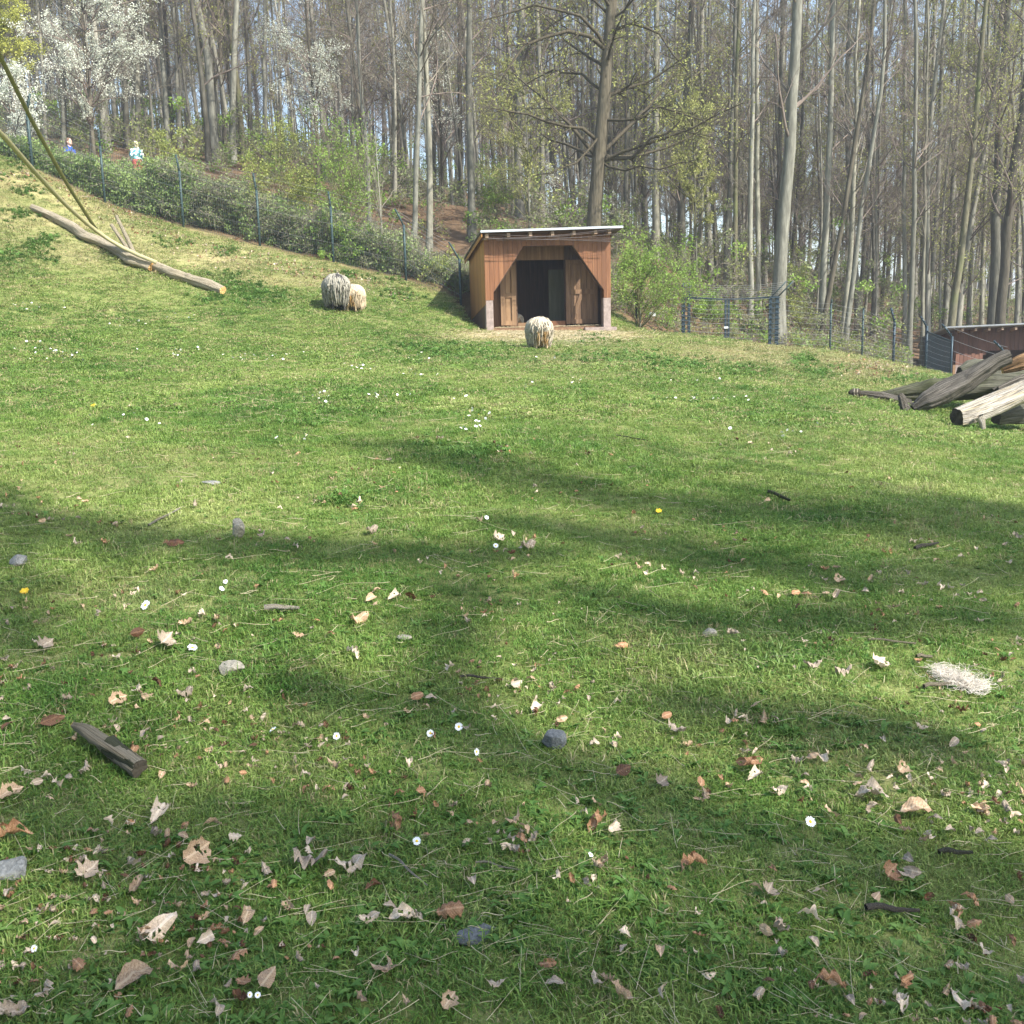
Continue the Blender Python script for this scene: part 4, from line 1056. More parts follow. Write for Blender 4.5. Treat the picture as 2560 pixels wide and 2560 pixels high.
def kinds_left(u, rg):
    a = rg.integers(0, 3, len(u)); b_ = rg.integers(3, 6, len(u)); p = np.interp(u, [0, 420, 560, 1200], [.04, .12, .7, .85]); k = np.where(rg.uniform(size=len(u)) < p, b_, a)
    g = (rg.uniform(size=len(u)) < .18) & (u > 780) & (u < 1000); return np.where(g, rg.integers(6, 8, len(u)), k)
band([-500, 0, 140, 200, 345, 480, 560, 700, 900, 1100, 1200], [215, 325, 366, 380, 402, 405, 430, 470, 540, 630, 680], 28.2, 31, 4200, kinds_left, rg, 'bramble_thicket', 'bramble and ivy thicket along the left fence')
band([1530, 1700, 1900, 2100, 2270], [730, 800, 835, 850, 865], 31, 35.5, 620, [3, 8, 9, 8, 9, 0, 6], rg, 'woodland_undergrowth', 'twiggy green and brown undergrowth behind the right fence')
band([1200, 1300, 1500, 1560], [690, 600, 640, 650], 30, 36, 260, [3, 4, 5, 0, 8], rg, 'shed_undergrowth', 'undergrowth behind the big shed')
# understory twigs deeper in the wood
n = 3600; u = rg.uniform(-200, 2760, n); Y = 33 + 30 * rg.uniform(size=n); x = (u - 1280) / FPX * Y; Y = np.maximum(Y, fence_y(x) + 2); x = (u - 1280) / FPX * Y
z = gz(x, Y) + np.abs(rg.normal(size=n)) * np.where(u > 1700, 1.6, 1.0)
keep = ~((u > 2240) & (Y < 39)) & ~((u > 120) & (u < 480) & (Y < 38.5)) & ~((u > 1120) & (u < 1350) & (Y < 44) & (Y > 37))
pts = np.stack([x, Y, z], 1)[keep]; nk = keep.sum(); kk = np.where(rg.uniform(size=nk) < .35, rg.integers(8, 10, nk), rg.integers(3, 6, nk)); kk = np.where(rg.uniform(size=nk) < .2, rg.integers(6, 8, nk), kk)
o = scatter('woodland_understory', pts, rg.uniform(0, 6.28, (nk, 3)), rg.uniform(.8, 1.7, nk), kk, ivy); tag(o, None, None, None, 'stuff'); o['label'] = 'thin twiggy understory between the trunks'
# leaf litter strips
n = 900; u = rg.uniform(-300, 2560, n); Y = rg.uniform(28, 46, n); x = (u - 1280) / FPX * Y; Y = np.maximum(Y, fence_y(x) - .6 + rg.normal(size=n) * .3); x = (u - 1280) / FPX * Y
o = scatter('leaf_litter', np.stack([x, Y, gz(x, Y) + .0], 1), np.stack([rg.normal(size=n) * .1, rg.normal(size=n) * .1 + .1, rg.uniform(0, 6.28, n)], 1), np.stack([rg.uniform(.8, 1.6, n)] * 2 + [np.full(n, .35)], 1), rg.integers(10, 12, n), ivy)
tag(o, None, None, None, 'stuff'); o['label'] = 'brown leaf litter on the woodland floor'
#==PART4==
# ------------------------------------------------------------------ grass
def tuft(nb, rad, h, w, seed, lean=.5):
    rg = np.random.default_rng(seed)
    a = rg.uniform(0, 6.28, nb); r = rad * np.sqrt(rg.uniform(0, 1, nb))
    b0 = np.stack([r * np.cos(a), r * np.sin(a), np.full(nb, -.004)], 1)
    d = rg.uniform(0, 6.28, nb); dv = np.stack([np.cos(d), np.sin(d), np.zeros(nb)], 1)
    hh = h * rg.uniform(.45, 1.15, nb)[:, None]; ln = lean * rg.uniform(.1, 1.4, nb)[:, None]
    mid = b0 + dv * hh * ln * .35 + np.array([0, 0, 1]) * hh * .6
    tip = b0 + dv * hh * ln * 1.15 + np.array([0, 0, 1]) * hh * (1.0 - .35 * ln)
    s = np.stack([-dv[:, 1], dv[:, 0], np.zeros(nb)], 1); tw = rg.normal(size=(nb, 3)) * .5; s = unit(s + tw) * (w * rg.uniform(.6, 1.3, nb))[:, None] / 2
    V = np.stack([b0 - s, b0 + s, mid - s * .85, mid + s * .85, tip], 1).reshape(-1, 3)
    k = np.arange(nb)[:, None] * 5
    q = k + np.array([0, 1, 3, 2]); t = k + np.array([2, 3, 4])
    o = mk('tuft', V, [q, t], M['grass'], attrs={'tip': np.tile([0, 0, .8, .8, 1.0], nb)})
    me = o.data; bpy.data.objects.remove(o); return me
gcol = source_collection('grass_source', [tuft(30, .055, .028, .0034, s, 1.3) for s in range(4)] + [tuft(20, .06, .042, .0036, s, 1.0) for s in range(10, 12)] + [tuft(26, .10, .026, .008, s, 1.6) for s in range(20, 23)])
rg = np.random.default_rng(21)
P_, S_, I_, D_ = [], [], [], []
for y0, y1, dens, sc, kinds in [(1.3, 3.2, 1250, 1.0, (0, 6)), (3.2, 6, 850, 1.1, (0, 6)), (6, 10, 560, 1.3, (0, 6)), (10, 15, 300, 1.5, (2, 9)), (15, 22, 150, 1.6, (6, 9)), (22, 31, 90, 1.8, (6, 9))]:
    wx = .56 * y1 + .9; n = int(dens * 2 * wx * (y1 - y0))
    x = rg.uniform(-wx, wx, n); y = rg.uniform(y0, y1, n)
    ok = (np.abs(x) < .56 * y + .9) & (y < fence_y(x) - .1)
    sh = np.stack([x, y], 1) - A0[:2]; ls = sh @ ex[:2]; lt = sh @ ey[:2]
    ok &= ~((ls > sL - .1) & (ls < sR + .1) & (lt > -.15) & (lt < DEP + .2))
    x, y = x[ok], y[ok]; z = gz(x, y)
    dr_ = dryness(x, y, z)
    # thin out on bare patches
    keep = rg.uniform(size=len(x)) > dr_ * .55
    x, y, z, dr_ = x[keep], y[keep], z[keep], dr_[keep]
    lush = np.sin(x * 1.9 + np.sin(y * 2.3)) * np.sin(y * 1.6 + 1.5 * np.sin(x * 1.2))
    P_.append(np.stack([x, y, z], 1)); S_.append(sc * rg.uniform(.6, 1.2, len(x)) * (1 + .22 * lush)); I_.append(rg.integers(kinds[0], kinds[1], len(x)))
    D_.append(np.clip(dr_ * .9 + (rg.uniform(size=len(x)) < np.interp(y, [5, 14], [.06, .17])) * .8 + rg.uniform(-.1, .1, len(x)), 0, 1))
P_ = np.concatenate(P_); n = len(P_)
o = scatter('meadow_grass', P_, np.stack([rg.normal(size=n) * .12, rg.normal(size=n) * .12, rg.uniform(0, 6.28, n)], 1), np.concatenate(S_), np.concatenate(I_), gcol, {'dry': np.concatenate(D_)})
tag(o, None, None, None, 'stuff'); o['label'] = 'short grazed grass of the meadow'
print('grass tufts', n)
# broad-leaved weeds, clover
def rosette(nl, L, w, seed, up=.4):
    rg = np.random.default_rng(seed); Vs = []; Fs = []
    for i in range(nl):
        a = rg.uniform(0, 6.28); d = np.array([cos(a), sin(a), 0]); s = np.array([-sin(a), cos(a), 0]); l = L * rg.uniform(.6, 1.2)
        t = np.linspace(0, 1, 5); ww = w * np.sin(np.clip(t * 2.7 + .25, 0, pi)) * l / L; u_ = rg.uniform(.1, 1) * up
        c = d * (t * l)[:, None] + np.array([0, 0, 1]) * (np.sin(t * 2.2) * l * u_)[:, None] + rg.normal(size=3) * [.01, .01, 0]
        V = np.stack([c - s * ww[:, None] / 2, c - [0, 0, .004], c + s * ww[:, None] / 2], 1).reshape(-1, 3)
        q = []
        for k in range(4):
            for j in range(2): q.append([k * 3 + j, k * 3 + j + 1, k * 3 + j + 4, k * 3 + j + 3])
        Fs.append(np.array(q) + len(Vs) * 15); Vs.append(V)
    o = mk('rosette', np.concatenate(Vs), np.concatenate(Fs), M['weed'], smooth=True); me = o.data; bpy.data.objects.remove(o); return me
wcol = source_collection('weed_source', [rosette(9, .05, .022, 1), rosette(12, .035, .02, 2), rosette(7, .08, .026, 3, .6), rosette(24, .09, .028, 4, .9), rosette(28, .08, .026, 5, 1.0)])
PW, SW, IW = [], [], []
uv = np.stack([rg.uniform(-150, 2700, 4200), 2800 - 1700 * rg.uniform(0, 1, 4200) ** 1.3], 1)
g_ = G(uv[:, 0], uv[:, 1]); cl = np.sin(g_[:, 0] * 2.2 + 1) * np.sin(g_[:, 1] * 2.7 + np.sin(g_[:, 0])); g_ = g_[cl > -.25]
PW.append(g_); SW.append(rg.uniform(.3, .7, len(g_))); IW.append(rg.integers(0, 3, len(g_)))
for cu, cv, ru, rv, n_ in [(1130,880,130,16,420),(1060,868,60,8,120),(1540,893,110,14,330),(1700,915,120,14,420),(1840,930,90,10,160),(2010,905,30,18,160),(2060,935,50,12,160),(2240,952,50,9,110),(790,1045,70,22,200),(1150,1130,120,26,200),
                           (40,540,50,14,90),(60,640,75,20,240),(120,600,30,10,50),(95,612,30,10,50),(640,735,40,22,130),(590,720,45,18,130),(560,690,60,12,70),(440,612,40,12,60),(565,630,30,12,70),(690,745,50,14,80),(30,415,60,40,120),(70,480,30,12,50),
                           (2500,1055,45,16,160),(2440,1060,30,10,60),(2290,1040,60,8,50),(870,688,25,8,60),(950,700,70,10,60),(1000,745,50,14,70),(520,755,45,10,50),(2350,1090,40,8,20),(1190,815,20,10,60),(1480,845,40,10,60),(860,1255,70,20,60),(1750,1010,60,16,70),(1640,1000,40,14,50)]:
    a = rg.normal(size=(int(n_ * 1.1), 2)) * [ru * .62, rv * .62]; q = G(cu + a[:, 0], cv + a[:, 1]); ok = q[:, 1] < fence_y(q[:, 0]) - .0
    q = q[ok]; PW.append(q); SW.append(rg.uniform(.4, .95, len(q)) * np.clip(q[:, 1] / 20, .6, 1.1)); IW.append(rg.choice([1, 2, 3, 4], size=len(q)))
PW = np.concatenate(PW); n = len(PW)
o = scatter('meadow_weeds', PW, np.stack([rg.normal(size=n) * .15, rg.normal(size=n) * .15, rg.uniform(0, 6.28, n)], 1), np.concatenate(SW), np.concatenate(IW), wcol)
tag(o, None, None, None, 'stuff'); o['label'] = 'patches of broad-leaved weeds and clover in the grass'
# straw and dry stalks
def stalk(L, r, bend, seed):
    rg = np.random.default_rng(seed); t = np.linspace(-.5, .5, 7); p = np.stack([t * L, bend * L * np.sin(t * 2 + seed) * .6, .012 + .05 * L * (t + .3) + .004 * np.sin(t * 5)], 1)
    o = mk('stalk', *tubes(p, r * np.linspace(1, .5, 7), 4), M['straw']); me = o.data; bpy.data.objects.remove(o); return me
scol = source_collection('straw_source', [stalk(.14, .0011, .1, 1), stalk(.09, .0013, .05, 2), stalk(.2, .001, .15, 3), stalk(.06, .0016, .2, 4), stalk(.11, .003, .08, 5)])
uv = np.stack([rg.uniform(-150, 2700, 2300), 2800 - 1960 * rg.uniform(0, 1, 2300) ** .8], 1); q1 = G(uv[:, 0], uv[:, 1])
s1 = rg.uniform(.5, 1.15, len(q1)) * np.interp(q1[:, 1], [2, 8, 25], [.8, 1.3, 2.2]); q1[:, 2] += .012
a = rg.normal(size=(3600, 2)); q2 = G(1390 + a[:, 0] * 105, 831 + np.abs(a[:, 1]) * 13); s2 = rg.uniform(.9, 1.7, len(q2)); q2[:, 2] += .02; i2 = rg.integers(3, 5, len(q2))
a = rg.uniform(size=(700, 2)); q3 = np.array([A0 + ex * (sL + .3 + s * (sR - sL - .5)) + ey * (.05 + t * .8) + [0, 0, .02] for s, t in a]); s3 = rg.uniform(.6, 1.2, 700); i3 = rg.integers(3, 5, 700)
a = rg.normal(size=(2600, 2)); q4 = G(1950 + a[:, 0] * 190, 890 + a[:, 1] * 24); q4 = q4[q4[:, 1] < fence_y(q4[:, 0]) - .2]; s4 = rg.uniform(.6, 1.2, len(q4)); i4 = rg.integers(3, 5, len(q4))
a = rg.uniform(size=(3000, 2)); q5 = G(a[:, 0] * 1000, 500 + a[:, 0] * 200 + a[:, 1] * 130); q5 = q5[q5[:, 1] < fence_y(q5[:, 0]) - .2]; s5 = rg.uniform(.6, 1.2, len(q5)); i5 = rg.integers(3, 5, len(q5))
pts = np.concatenate([q1, q2, q3, q4, q5]); n = len(pts); sc = np.concatenate([s1, s2, s3, s4, s5]); kk = np.concatenate([rg.integers(0, 4, len(q1)), i2, i3, i4, i5])
o = scatter('straw_litter', pts, np.stack([rg.normal(size=n) * .1, rg.normal(size=n) * .12, rg.uniform(0, 6.28, n)], 1), sc, kk, scol)
tag(o, None, None, None, 'stuff'); o['label'] = 'loose straw and dry stalks on the grass'

# ------------------------------------------------------------------ fallen leaves
def leaf_mat(name, c0, c1, c2):
    m, nt, b, o = new_mat(name)
    lx, ly = attr(nt, 'lx'), attr(nt, 'ly')
    v = math_(nt, 'SINE', math_(nt, 'SUBTRACT', math_(nt, 'MULTIPLY', lx, 62.0), math_(nt, 'MULTIPLY', math_(nt, 'ABSOLUTE', ly), 42.0)))
    mid = math_(nt, 'LESS_THAN', math_(nt, 'ABSOLUTE', ly), .035)
    n = noise(nt, coord(nt), 28, 5, .65)
    f = math_(nt, 'ADD', math_(nt, 'MULTIPLY', v, .035), n)
    col = ramp(nt, f, [(.3, c0), (.5, c1), (.72, c2)])
    col = mix(nt, mid, col, c2)
    r = objrand(nt); col = mix(nt, 1.0, col, ramp(nt, r, [(0, (.72, .70, .68)), (.5, (1, .97, .93)), (1, (1.2, 1.12, 1.05))]), 'MULTIPLY')
    nt.links.new(col, b.inputs['Base Color']); b.inputs['Roughness'].default_value = .6; b.inputs['Specular IOR Level'].default_value = .3
    bumpn(nt, v, b, .25, .002)
    t = nt.nodes.new('ShaderNodeBsdfTranslucent'); nt.links.new(col, t.inputs[0]); mx = nt.nodes.new('ShaderNodeMixShader'); mx.inputs[0].default_value = .15
    nt.links.new(b.outputs[0], mx.inputs[1]); nt.links.new(t.outputs[0], mx.inputs[2]); nt.links.new(mx.outputs[0], o.inputs[0]); return m
LM = [leaf_mat('tan_leaf', (.22, .145, .09), (.42, .30, .19), (.57, .44, .30)), leaf_mat('rust_leaf', (.18, .09, .045), (.34, .19, .10), (.48, .30, .18)),
      leaf_mat('grey_leaf', (.21, .165, .12), (.36, .295, .225), (.50, .43, .335)), leaf_mat('pale_leaf', (.38, .30, .22), (.56, .47, .36), (.72, .62, .5)), leaf_mat('dark_leaf', (.06, .03, .016), (.12, .06, .03), (.2, .11, .06))]
def leaf_mesh(kind, seed, mat, curl=.6, roll=.8, crumple=.05):
    rg = np.random.default_rng(seed); NL, NW = 13, 7
    t = np.linspace(0, 1, NL); s = np.linspace(-1, 1, NW)
    if kind == 'beech': w = .30 * np.sin(pi * np.clip(t, 0, 1) ** .9) ** .75
    elif kind == 'oak': w = (.10 + .24 * np.sin(pi * t ** 1.3) ** .8) * (1 + .42 * np.sin(t * 23 + 1)); w[0] = w[-1] = .02
    elif kind == 'maple': w = .12 + .36 * np.sin(pi * t ** .8) * (1 + .45 * np.sin(t * 15 + 2)); w[0] = .02; w[-1] = .02
    else: w = .20 * np.sin(pi * t) ** .6
    L = np.repeat(t[:, None], NW, 1) - .5; Wd = s[None] * w[:, None] * (1 + rg.normal(size=(NL, NW)) * .04)
    if kind == 'maple': L = L + .12 * np.abs(s)[None] ** 1.5 * -1
    z = curl * (L ** 2) * rg.choice([-1, 1]) + .02 * np.sin(L * 14 + seed) ; y = Wd.copy(); 
    a = Wd * roll * 4.2; rad_ = 1 / (roll * 4.2 + 1e-6)
    y = np.sin(a) * rad_; z = z + (1 - np.cos(a)) * rad_ * (1 if seed % 3 else -1)
    a1, a2 = rg.uniform(0, 6, 2)
    z = z + crumple * (np.sin(L * 17 + a1 + Wd * 9) * .6 + np.sin(Wd * 21 + a2 + L * 5) * .5) + rg.normal(size=z.shape) * crumple * .18
    V = np.stack([L, y, z], -1).reshape(-1, 3); V[:, 2] -= V[:, 2].mean()
    ii = np.arange(NL * NW).reshape(NL, NW); q = np.stack([ii[:-1, :-1], ii[1:, :-1], ii[1:, 1:], ii[:-1, 1:]], -1).reshape(-1, 4)
    if crumple > .06: q = q[rg.uniform(size=len(q)) > .07]
    lx = (L + .5).ravel(); ly = Wd.ravel()
    # stem
    sv, sf = tubes(np.array([[-.5, 0, V[3, 2]], [-.58, .01, V[3, 2] + .02], [-.68, .03, V[3, 2] + .05]]), np.array([.008, .007, .005]), 4)
    mb = MB(); mb.add(V, q); mb.add(sv, sf)
    o = mk('leaf', np.concatenate(mb.V), [np.concatenate(f) for f in mb.F.values()], mat, None, True, attrs={'lx': np.concatenate([lx, np.zeros(len(sv))]), 'ly': np.concatenate([ly, np.zeros(len(sv))])})
    me = o.data; bpy.data.objects.remove(o); return me
kinds_ = ['beech', 'oak', 'beech', 'oak', 'beech', 'maple']
LMESH = {}
for mi in range(5):
    for v_ in range(5):
        kd = kinds_[(v_ + mi) % 6]
        LMESH[(mi, v_)] = leaf_mesh(kd, mi * 7 + v_, LM[mi], [.5, 1.1, .8, 1.5, .7][v_], [.45, 1.0, .7, .9, 1.4][v_], [.045, .12, .06, .13, .07][v_])
FLAT = {mi: leaf_mesh('beech', 50 + mi * 3 + 1, LM[mi], .4, .4, .04) for mi in range(5)}
FLATM = {mi: leaf_mesh('maple', 70 + mi * 3 + 1, LM[mi], .6, .5, .07) for mi in range(5)}
def put_leaf(u, v, px, me, label, group=None, rz=None, tilt=(0, 0), lift=.02, rg=rng):
    g = G(u, v + px * .12); dist = np.linalg.norm(g - EYEP); size = px / FPX * dist
    o = bpy.data.objects.new('fallen_leaf', me); C.objects.link(o)
    nrm = gnormal(g[0], g[1]); q = nrm.to_track_quat('Z', 'Y').to_matrix() @ Matrix.Rotation(rz if rz is not None else rg.uniform(0, 6.28), 3, 'Z') @ Matrix.Rotation(tilt[0], 3, 'X') @ Matrix.Rotation(tilt[1], 3, 'Y')
    o.matrix_world = Matrix.Translation((g[0], g[1], g[2] + lift + size * .12 + abs(sin(tilt[0])) * size * .25 + abs(sin(tilt[1])) * size * .4)) @ q.to_4x4() @ Matrix.Scale(size, 4)
    tag(o, label, 'leaf', group); return o
# u, v, px, colour, variant ('f' flat beech, 'm' flat lobed, int), rz, tiltx, tilty, label
LT = [(671,2478,66,0,'f',.2,.5,.1,'broad tan leaf standing tilted near the bottom edge, left of centre'),
(440,2455,42,0,'f',1.4,.5,0,'pointed tan leaf near the bottom left, between a wide leaf and a crinkled one'),
(342,2470,95,0,2,.1,.3,0,'wide tan leaf with a raised point near the bottom left'),
(497,2450,38,2,1,.8,.2,0,'small crinkled greyish leaf right of the pointed tan leaf near the bottom'),
(508,2182,76,0,'m',.2,.9,0,'large orange-tan leaf folded upright in deep green grass, lower left'),
(536,2105,48,0,2,2.3,.8,0,'narrow tan leaf tilted upright with a dark shadow, above the folded orange-tan leaf'),
(775,2175,84,2,1,2.5,.5,.1,'long grey-tan leaf with ragged edge pointing down to the right, lower left'),
(880,2192,84,3,3,.1,.2,0,'pale lobed leaf lying flat and wide, right of the long grey-tan leaf'),
(829,2250,38,1,'f',1.2,.7,0,'round orange-brown leaf standing below the long grey-tan leaf'),
(228,2212,60,2,'m',.5,.4,0,'large greyish lobed leaf in the lower left with a folded twin beside it'),
(335,2190,40,2,3,1.5,.6,0,'grey crumpled leaf standing above an orange strip, lower left'),
(345,2250,56,0,4,.7,.1,.2,'narrow rolled orange-tan leaf, lower left'),
(620,2325,58,0,2,.8,.6,.2,'tan leaf curling up over dark ground, bottom left quarter'),
(400,2372,100,3,3,.3,.7,.1,'large pale crumpled leaf arching over the grass near the bottom left'),
(303,1770,44,0,'m',.0,.7,0,'squarish tan leaf lying beside pale straws'),
(360,1758,40,0,'m',1.2,.6,0,'pale orange leaf overlapping straws, right of the squarish tan leaf'),
(348,1785,30,0,'f',1.4,.5,0,'small tan leaf hanging below the pale orange leaf'),
(135,1824,58,4,'f',.1,.3,0,'dark reddish leaf lying flat above the mossy wood piece'),
(35,1998,50,0,'m',.4,.4,0,'reddish-tan lobed leaf near the left edge, below the wood piece'),
(30,2115,90,1,4,.05,.1,.1,'long rust-brown rolled leaf cut by the left edge'),
(405,2054,80,3,1,.3,.3,0,'pale crumpled oak leaf with dark holes, lower left'),
(392,2105,40,2,3,.9,.5,0,'grey torn leaf below the pale crumpled oak leaf'),
(337,1905,46,1,1,.9,.7,0,'curled rust-coloured leaf touching the lower end of the wood piece'),
(397,1728,46,4,2,1.3,1.2,0,'dark upright leaf casting a black shadow, left of centre'),
(462,1745,46,2,1,.1,.3,0,'small ragged grey leaf right of the dark upright leaf'),
(420,1622,62,2,'m',1.0,.6,0,'broad greyish leaf propped up in the lit patch, left of the daisy'),
(347,1604,38,4,'f',.2,1.2,0,'brown leaf standing on edge in the lit patch'),
(120,1632,44,2,'m',.6,.5,0,'ribbed greyish leaf near the left edge above the wood piece'),
(465,1575,34,0,1,.2,.3,0,'curled tan leaf above the broad greyish leaf'),
(1560,1945,54,4,'f',.05,.6,0,'dark brown smooth leaf lying in shade right of the grey stone'),
(962,2474,66,0,'f',2.6,.4,0,'broad pinkish-tan leaf near the bottom, left of centre'),
(1127,2325,68,1,2,.6,.7,.2,'orange-brown curved leaf beside the flat grey stone'),
(1011,2340,72,3,1,.3,.5,0,'pale lobed oak leaf left of the orange-brown curved leaf'),
(925,2325,56,3,3,.1,.5,0,'thin pale ragged leaf, left of the pale lobed oak leaf'),
(1028,1508,36,4,'f',1.9,1.2,0,'dark brown leaf standing on edge in the middle of the meadow'),
(1045,1765,40,1,'f',.3,.6,0,'brown leaf standing in the shade left of centre'),
(1292,1733,38,3,'f',.1,.5,0,'pale smooth leaf lying right of a thin twig, centre'),
(1345,1782,38,3,2,.3,.4,0,'pale ribbed leaf above the grey stone'),
(1657,1985,46,2,'m',.2,.5,0,'pinkish-grey star-shaped leaf right of the dark brown smooth leaf'),
(1492,2036,38,0,'f',1.35,.7,0,'slim orange-tan leaf standing upright, lower centre'),
(1498,2075,70,1,4,.2,.1,.1,'long curled brown leaf below the slim upright one'),
(989,2092,52,1,4,2.0,.6,.2,'curled brown-white leaf standing in dark grass, lower centre left'),
(1372,2463,44,1,1,.1,.8,0,'dark orange leaf standing near the bottom, right of centre'),
(1555,2540,66,0,4,2.4,.4,.3,'long tan leaf with a black shadow at the bottom edge'),
(1690,1840,60,2,4,2.1,.5,0,'long folded greyish leaf in a small heap right of centre'),
(1668,1820,34,1,'f',.6,.7,0,'round orange leaf on top of the small heap right of centre'),
(1882,1938,62,1,4,.1,1.1,.1,'arched brown leaf over a pale shred, right half'),
(1890,1962,52,3,1,.6,.3,0,'pale shredded leaf under the arched brown leaf'),
(1753,1987,42,1,'f',.8,.6,0,'orange ribbed leaf standing in shade, right of centre'),
(1948,1995,46,3,3,.4,.4,0,'pale crumpled leaf, right of the pale shredded leaf'),
(2078,2052,48,0,'f',1.9,.7,0,'ribbed tan leaf standing upright in the right lower part'),
(2259,1936,42,0,'m',1.1,.8,0,'folded tan leaf standing in green grass on the right'),
(2292,2040,78,0,2,.0,.2,0,'wide tan leaf lying folded on the right side'),
(2180,1998,78,3,1,.1,.2,0,'light bleached ragged leaf, right side'),
(2230,2207,60,1,'m',.4,.6,0,'brown leaf overlapping a paler one, lower right'),
(2270,2222,50,2,'f',2.6,.3,0,'pale grey leaf half under the brown one, lower right'),
(2020,2310,50,3,2,1.8,.7,0,'pale ribbed leaf standing alone in yellow-green grass, lower right'),
(1925,2247,50,2,'m',.2,.4,0,'grey hooded leaf in shade, lower right'),
(1727,2203,70,1,4,2.5,.5,0,'dark-edged leaf with a bright rim, lower right of centre'),
(2190,2276,36,0,'f',.2,.3,0,'small flat tan leaf below the overlapping pair, lower right'),
(2068,2484,66,1,4,1.9,.7,0,'long dark curled leaf near the bottom right'),
(2247,2540,60,3,1,.2,.2,0,'pale crumpled leaf at the bottom edge, right'),
(1950,2365,54,2,3,.5,.5,0,'curled grey leaf above crossed twigs, bottom right'),
(2203,1676,54,3,'m',.1,.3,0,'pale ribbed leaf left of the wool tuft'),
(2031,1676,52,2,4,2.7,.3,0,'long greyish leaf, leftmost of the row left of the wool tuft'),
(2107,1693,44,2,1,2.6,.2,0,'greyish leaf between the long one and the pale ribbed one'),
(1555,1630,34,1,2,.3,.6,0,'brown leaf with a bent tip above the grey stone, right half'),
(1250,1355,36,3,'m',.2,.6,0,'pale star-shaped leaf beside a daisy in the middle'),
(1320,1378,50,2,1,.1,.4,0,'heap-like crumpled leaf right of the pale star-shaped one'),
(930,1340,40,2,1,.4,.5,0,'curled greyish leaf in shade above the centre left'),
(440,1370,46,4,'f',.1,.4,0,'dark brown leaf lying in the upper shade band on the left'),
(990,1512,44,3,1,.1,.4,0,'bright cream curled leaf left of the dark leaf standing on edge'),
(930,1510,40,0,2,.4,.5,0,'tan leaf in a row of leaves left of the dark standing leaf'),
(898,1560,54,0,3,.3,.5,0,'orange-tan crumpled pair of leaves below the row of leaves'),
(885,1658,48,3,4,2.2,.4,.2,'rolled pale ribbed leaf above the centre-left shade'),
(45,2560,60,2,3,.3,.3,0,'grey leaf in the bottom left shade'),
(1895,2545,44,2,1,.4,.4,0,'grey shredded leaf at the bottom edge right of centre'),
(1990,1500,30,1,'f',.3,.4,0,'rust leaf in the scattered group right of centre, upper right part'),
(2100,1460,34,0,'m',.6,.5,0,'orange-tan leaf in the lit group of leaves on the right'),
(2350,1480,30,3,1,.6,.5,0,'pale curled leaf near the right edge of the lit leaf group'),
(545,2560,54,2,2,1.1,.9,0,'greyish leaf standing at the bottom edge, left'),
(905,2545,50,0,4,1.5,.6,0,'tan curled leaf at the bottom edge left of centre'),
(1130,2550,50,0,'m',.9,.5,0,'tan leaf at the bottom edge near the centre')]
rgl = np.random.default_rng(31)
for (u, v, px, mi, var, rz, tx, ty, lb) in LT:
    me = FLAT[mi] if var == 'f' else FLATM[mi] if var == 'm' else LMESH[(mi, var)]
    put_leaf(u, min(v, 2552), px * .96, me, lb, None, rz, (tx, -ty), rg=rgl)
k = 0; GRP = 'small dry leaves scattered over the near grass'
clus = [(420,1600,120,60),(930,1560,120,60),(300,1330,200,30),(2050,1460,180,40),(1900,1530,100,40),(2100,1960,220,90),(2400,2330,160,90),(1050,2330,200,80),(1950,2350,200,120),(150,1990,140,60),(700,2300,160,90),(2350,2080,160,70),(1880,1850,60,50),(1290,1380,60,20),(1950,1135,60,12),(1300,2130,60,60),(2480,2450,100,100)]
while k < 215:
    if rgl.uniform() < .5:
        c = clus[rgl.integers(0, len(clus))]; u = c[0] + rgl.normal() * c[2] * .6; v = c[1] + rgl.normal() * c[3] * .6
    else: u = rgl.uniform(0, 2560); v = 2560 - 1350 * rgl.uniform() ** 1.35
    if not (0 < u < 2560 and 1120 < v < 2555): continue
    px = np.interp(v, [1100, 1500, 2560], [12, 22, 40]) * rgl.uniform(.65, 1.25)
    mi = int(rgl.choice([0, 1, 2, 3, 4], p=[.3, .17, .3, .17, .06])); var = int(rgl.integers(0, 5))
    put_leaf(u, v, px, LMESH[(mi, var)], 'small dry curled leaf, one of many scattered over the near grass', GRP, None, (rgl.normal() * .5, rgl.normal() * .35), rg=rgl); k += 1
# leaf fragments and far leaves: uncountable
lcol = source_collection('leaf_source', [LMESH[(mi, v_)] for mi in range(5) for v_ in (1, 3, 2)])
n = 5200; u = rgl.uniform(-100, 2700, n); v = 2750 - 1650 * rgl.uniform(size=n) ** .9; q = G(u, v); cl = np.sin(q[:, 0] * 3.1 + 1.7 * np.sin(q[:, 1] * 2.2)) * np.sin(q[:, 1] * 3.7 + 1.3 * np.sin(q[:, 0] * 1.9)) + .35 * rgl.normal(size=n); q = q[cl > .42]; n = len(q); s = rgl.uniform(.012, .04, n) * np.interp(q[:, 1], [2, 12], [.8, 1.6])
n2 = 900; u2 = np.concatenate([rgl.uniform(0, 1050, n2 - 200), rgl.normal(size=200) * 60 + 2200]); v2 = np.where(u2 < 1100, np.interp(u2, [81, 459, 834, 1015], [430, 590, 680, 720]) + np.abs(rgl.normal(size=n2)) * 26, 925 + rgl.normal(size=n2) * 12)
q2 = G(u2, v2); q2 = q2[q2[:, 1] < 30]; s2 = rgl.uniform(.05, .1, len(q2))
q = np.concatenate([q, q2]); s = np.concatenate([s, s2]); q[:, 2] += .018 + s * .15; n = len(q)
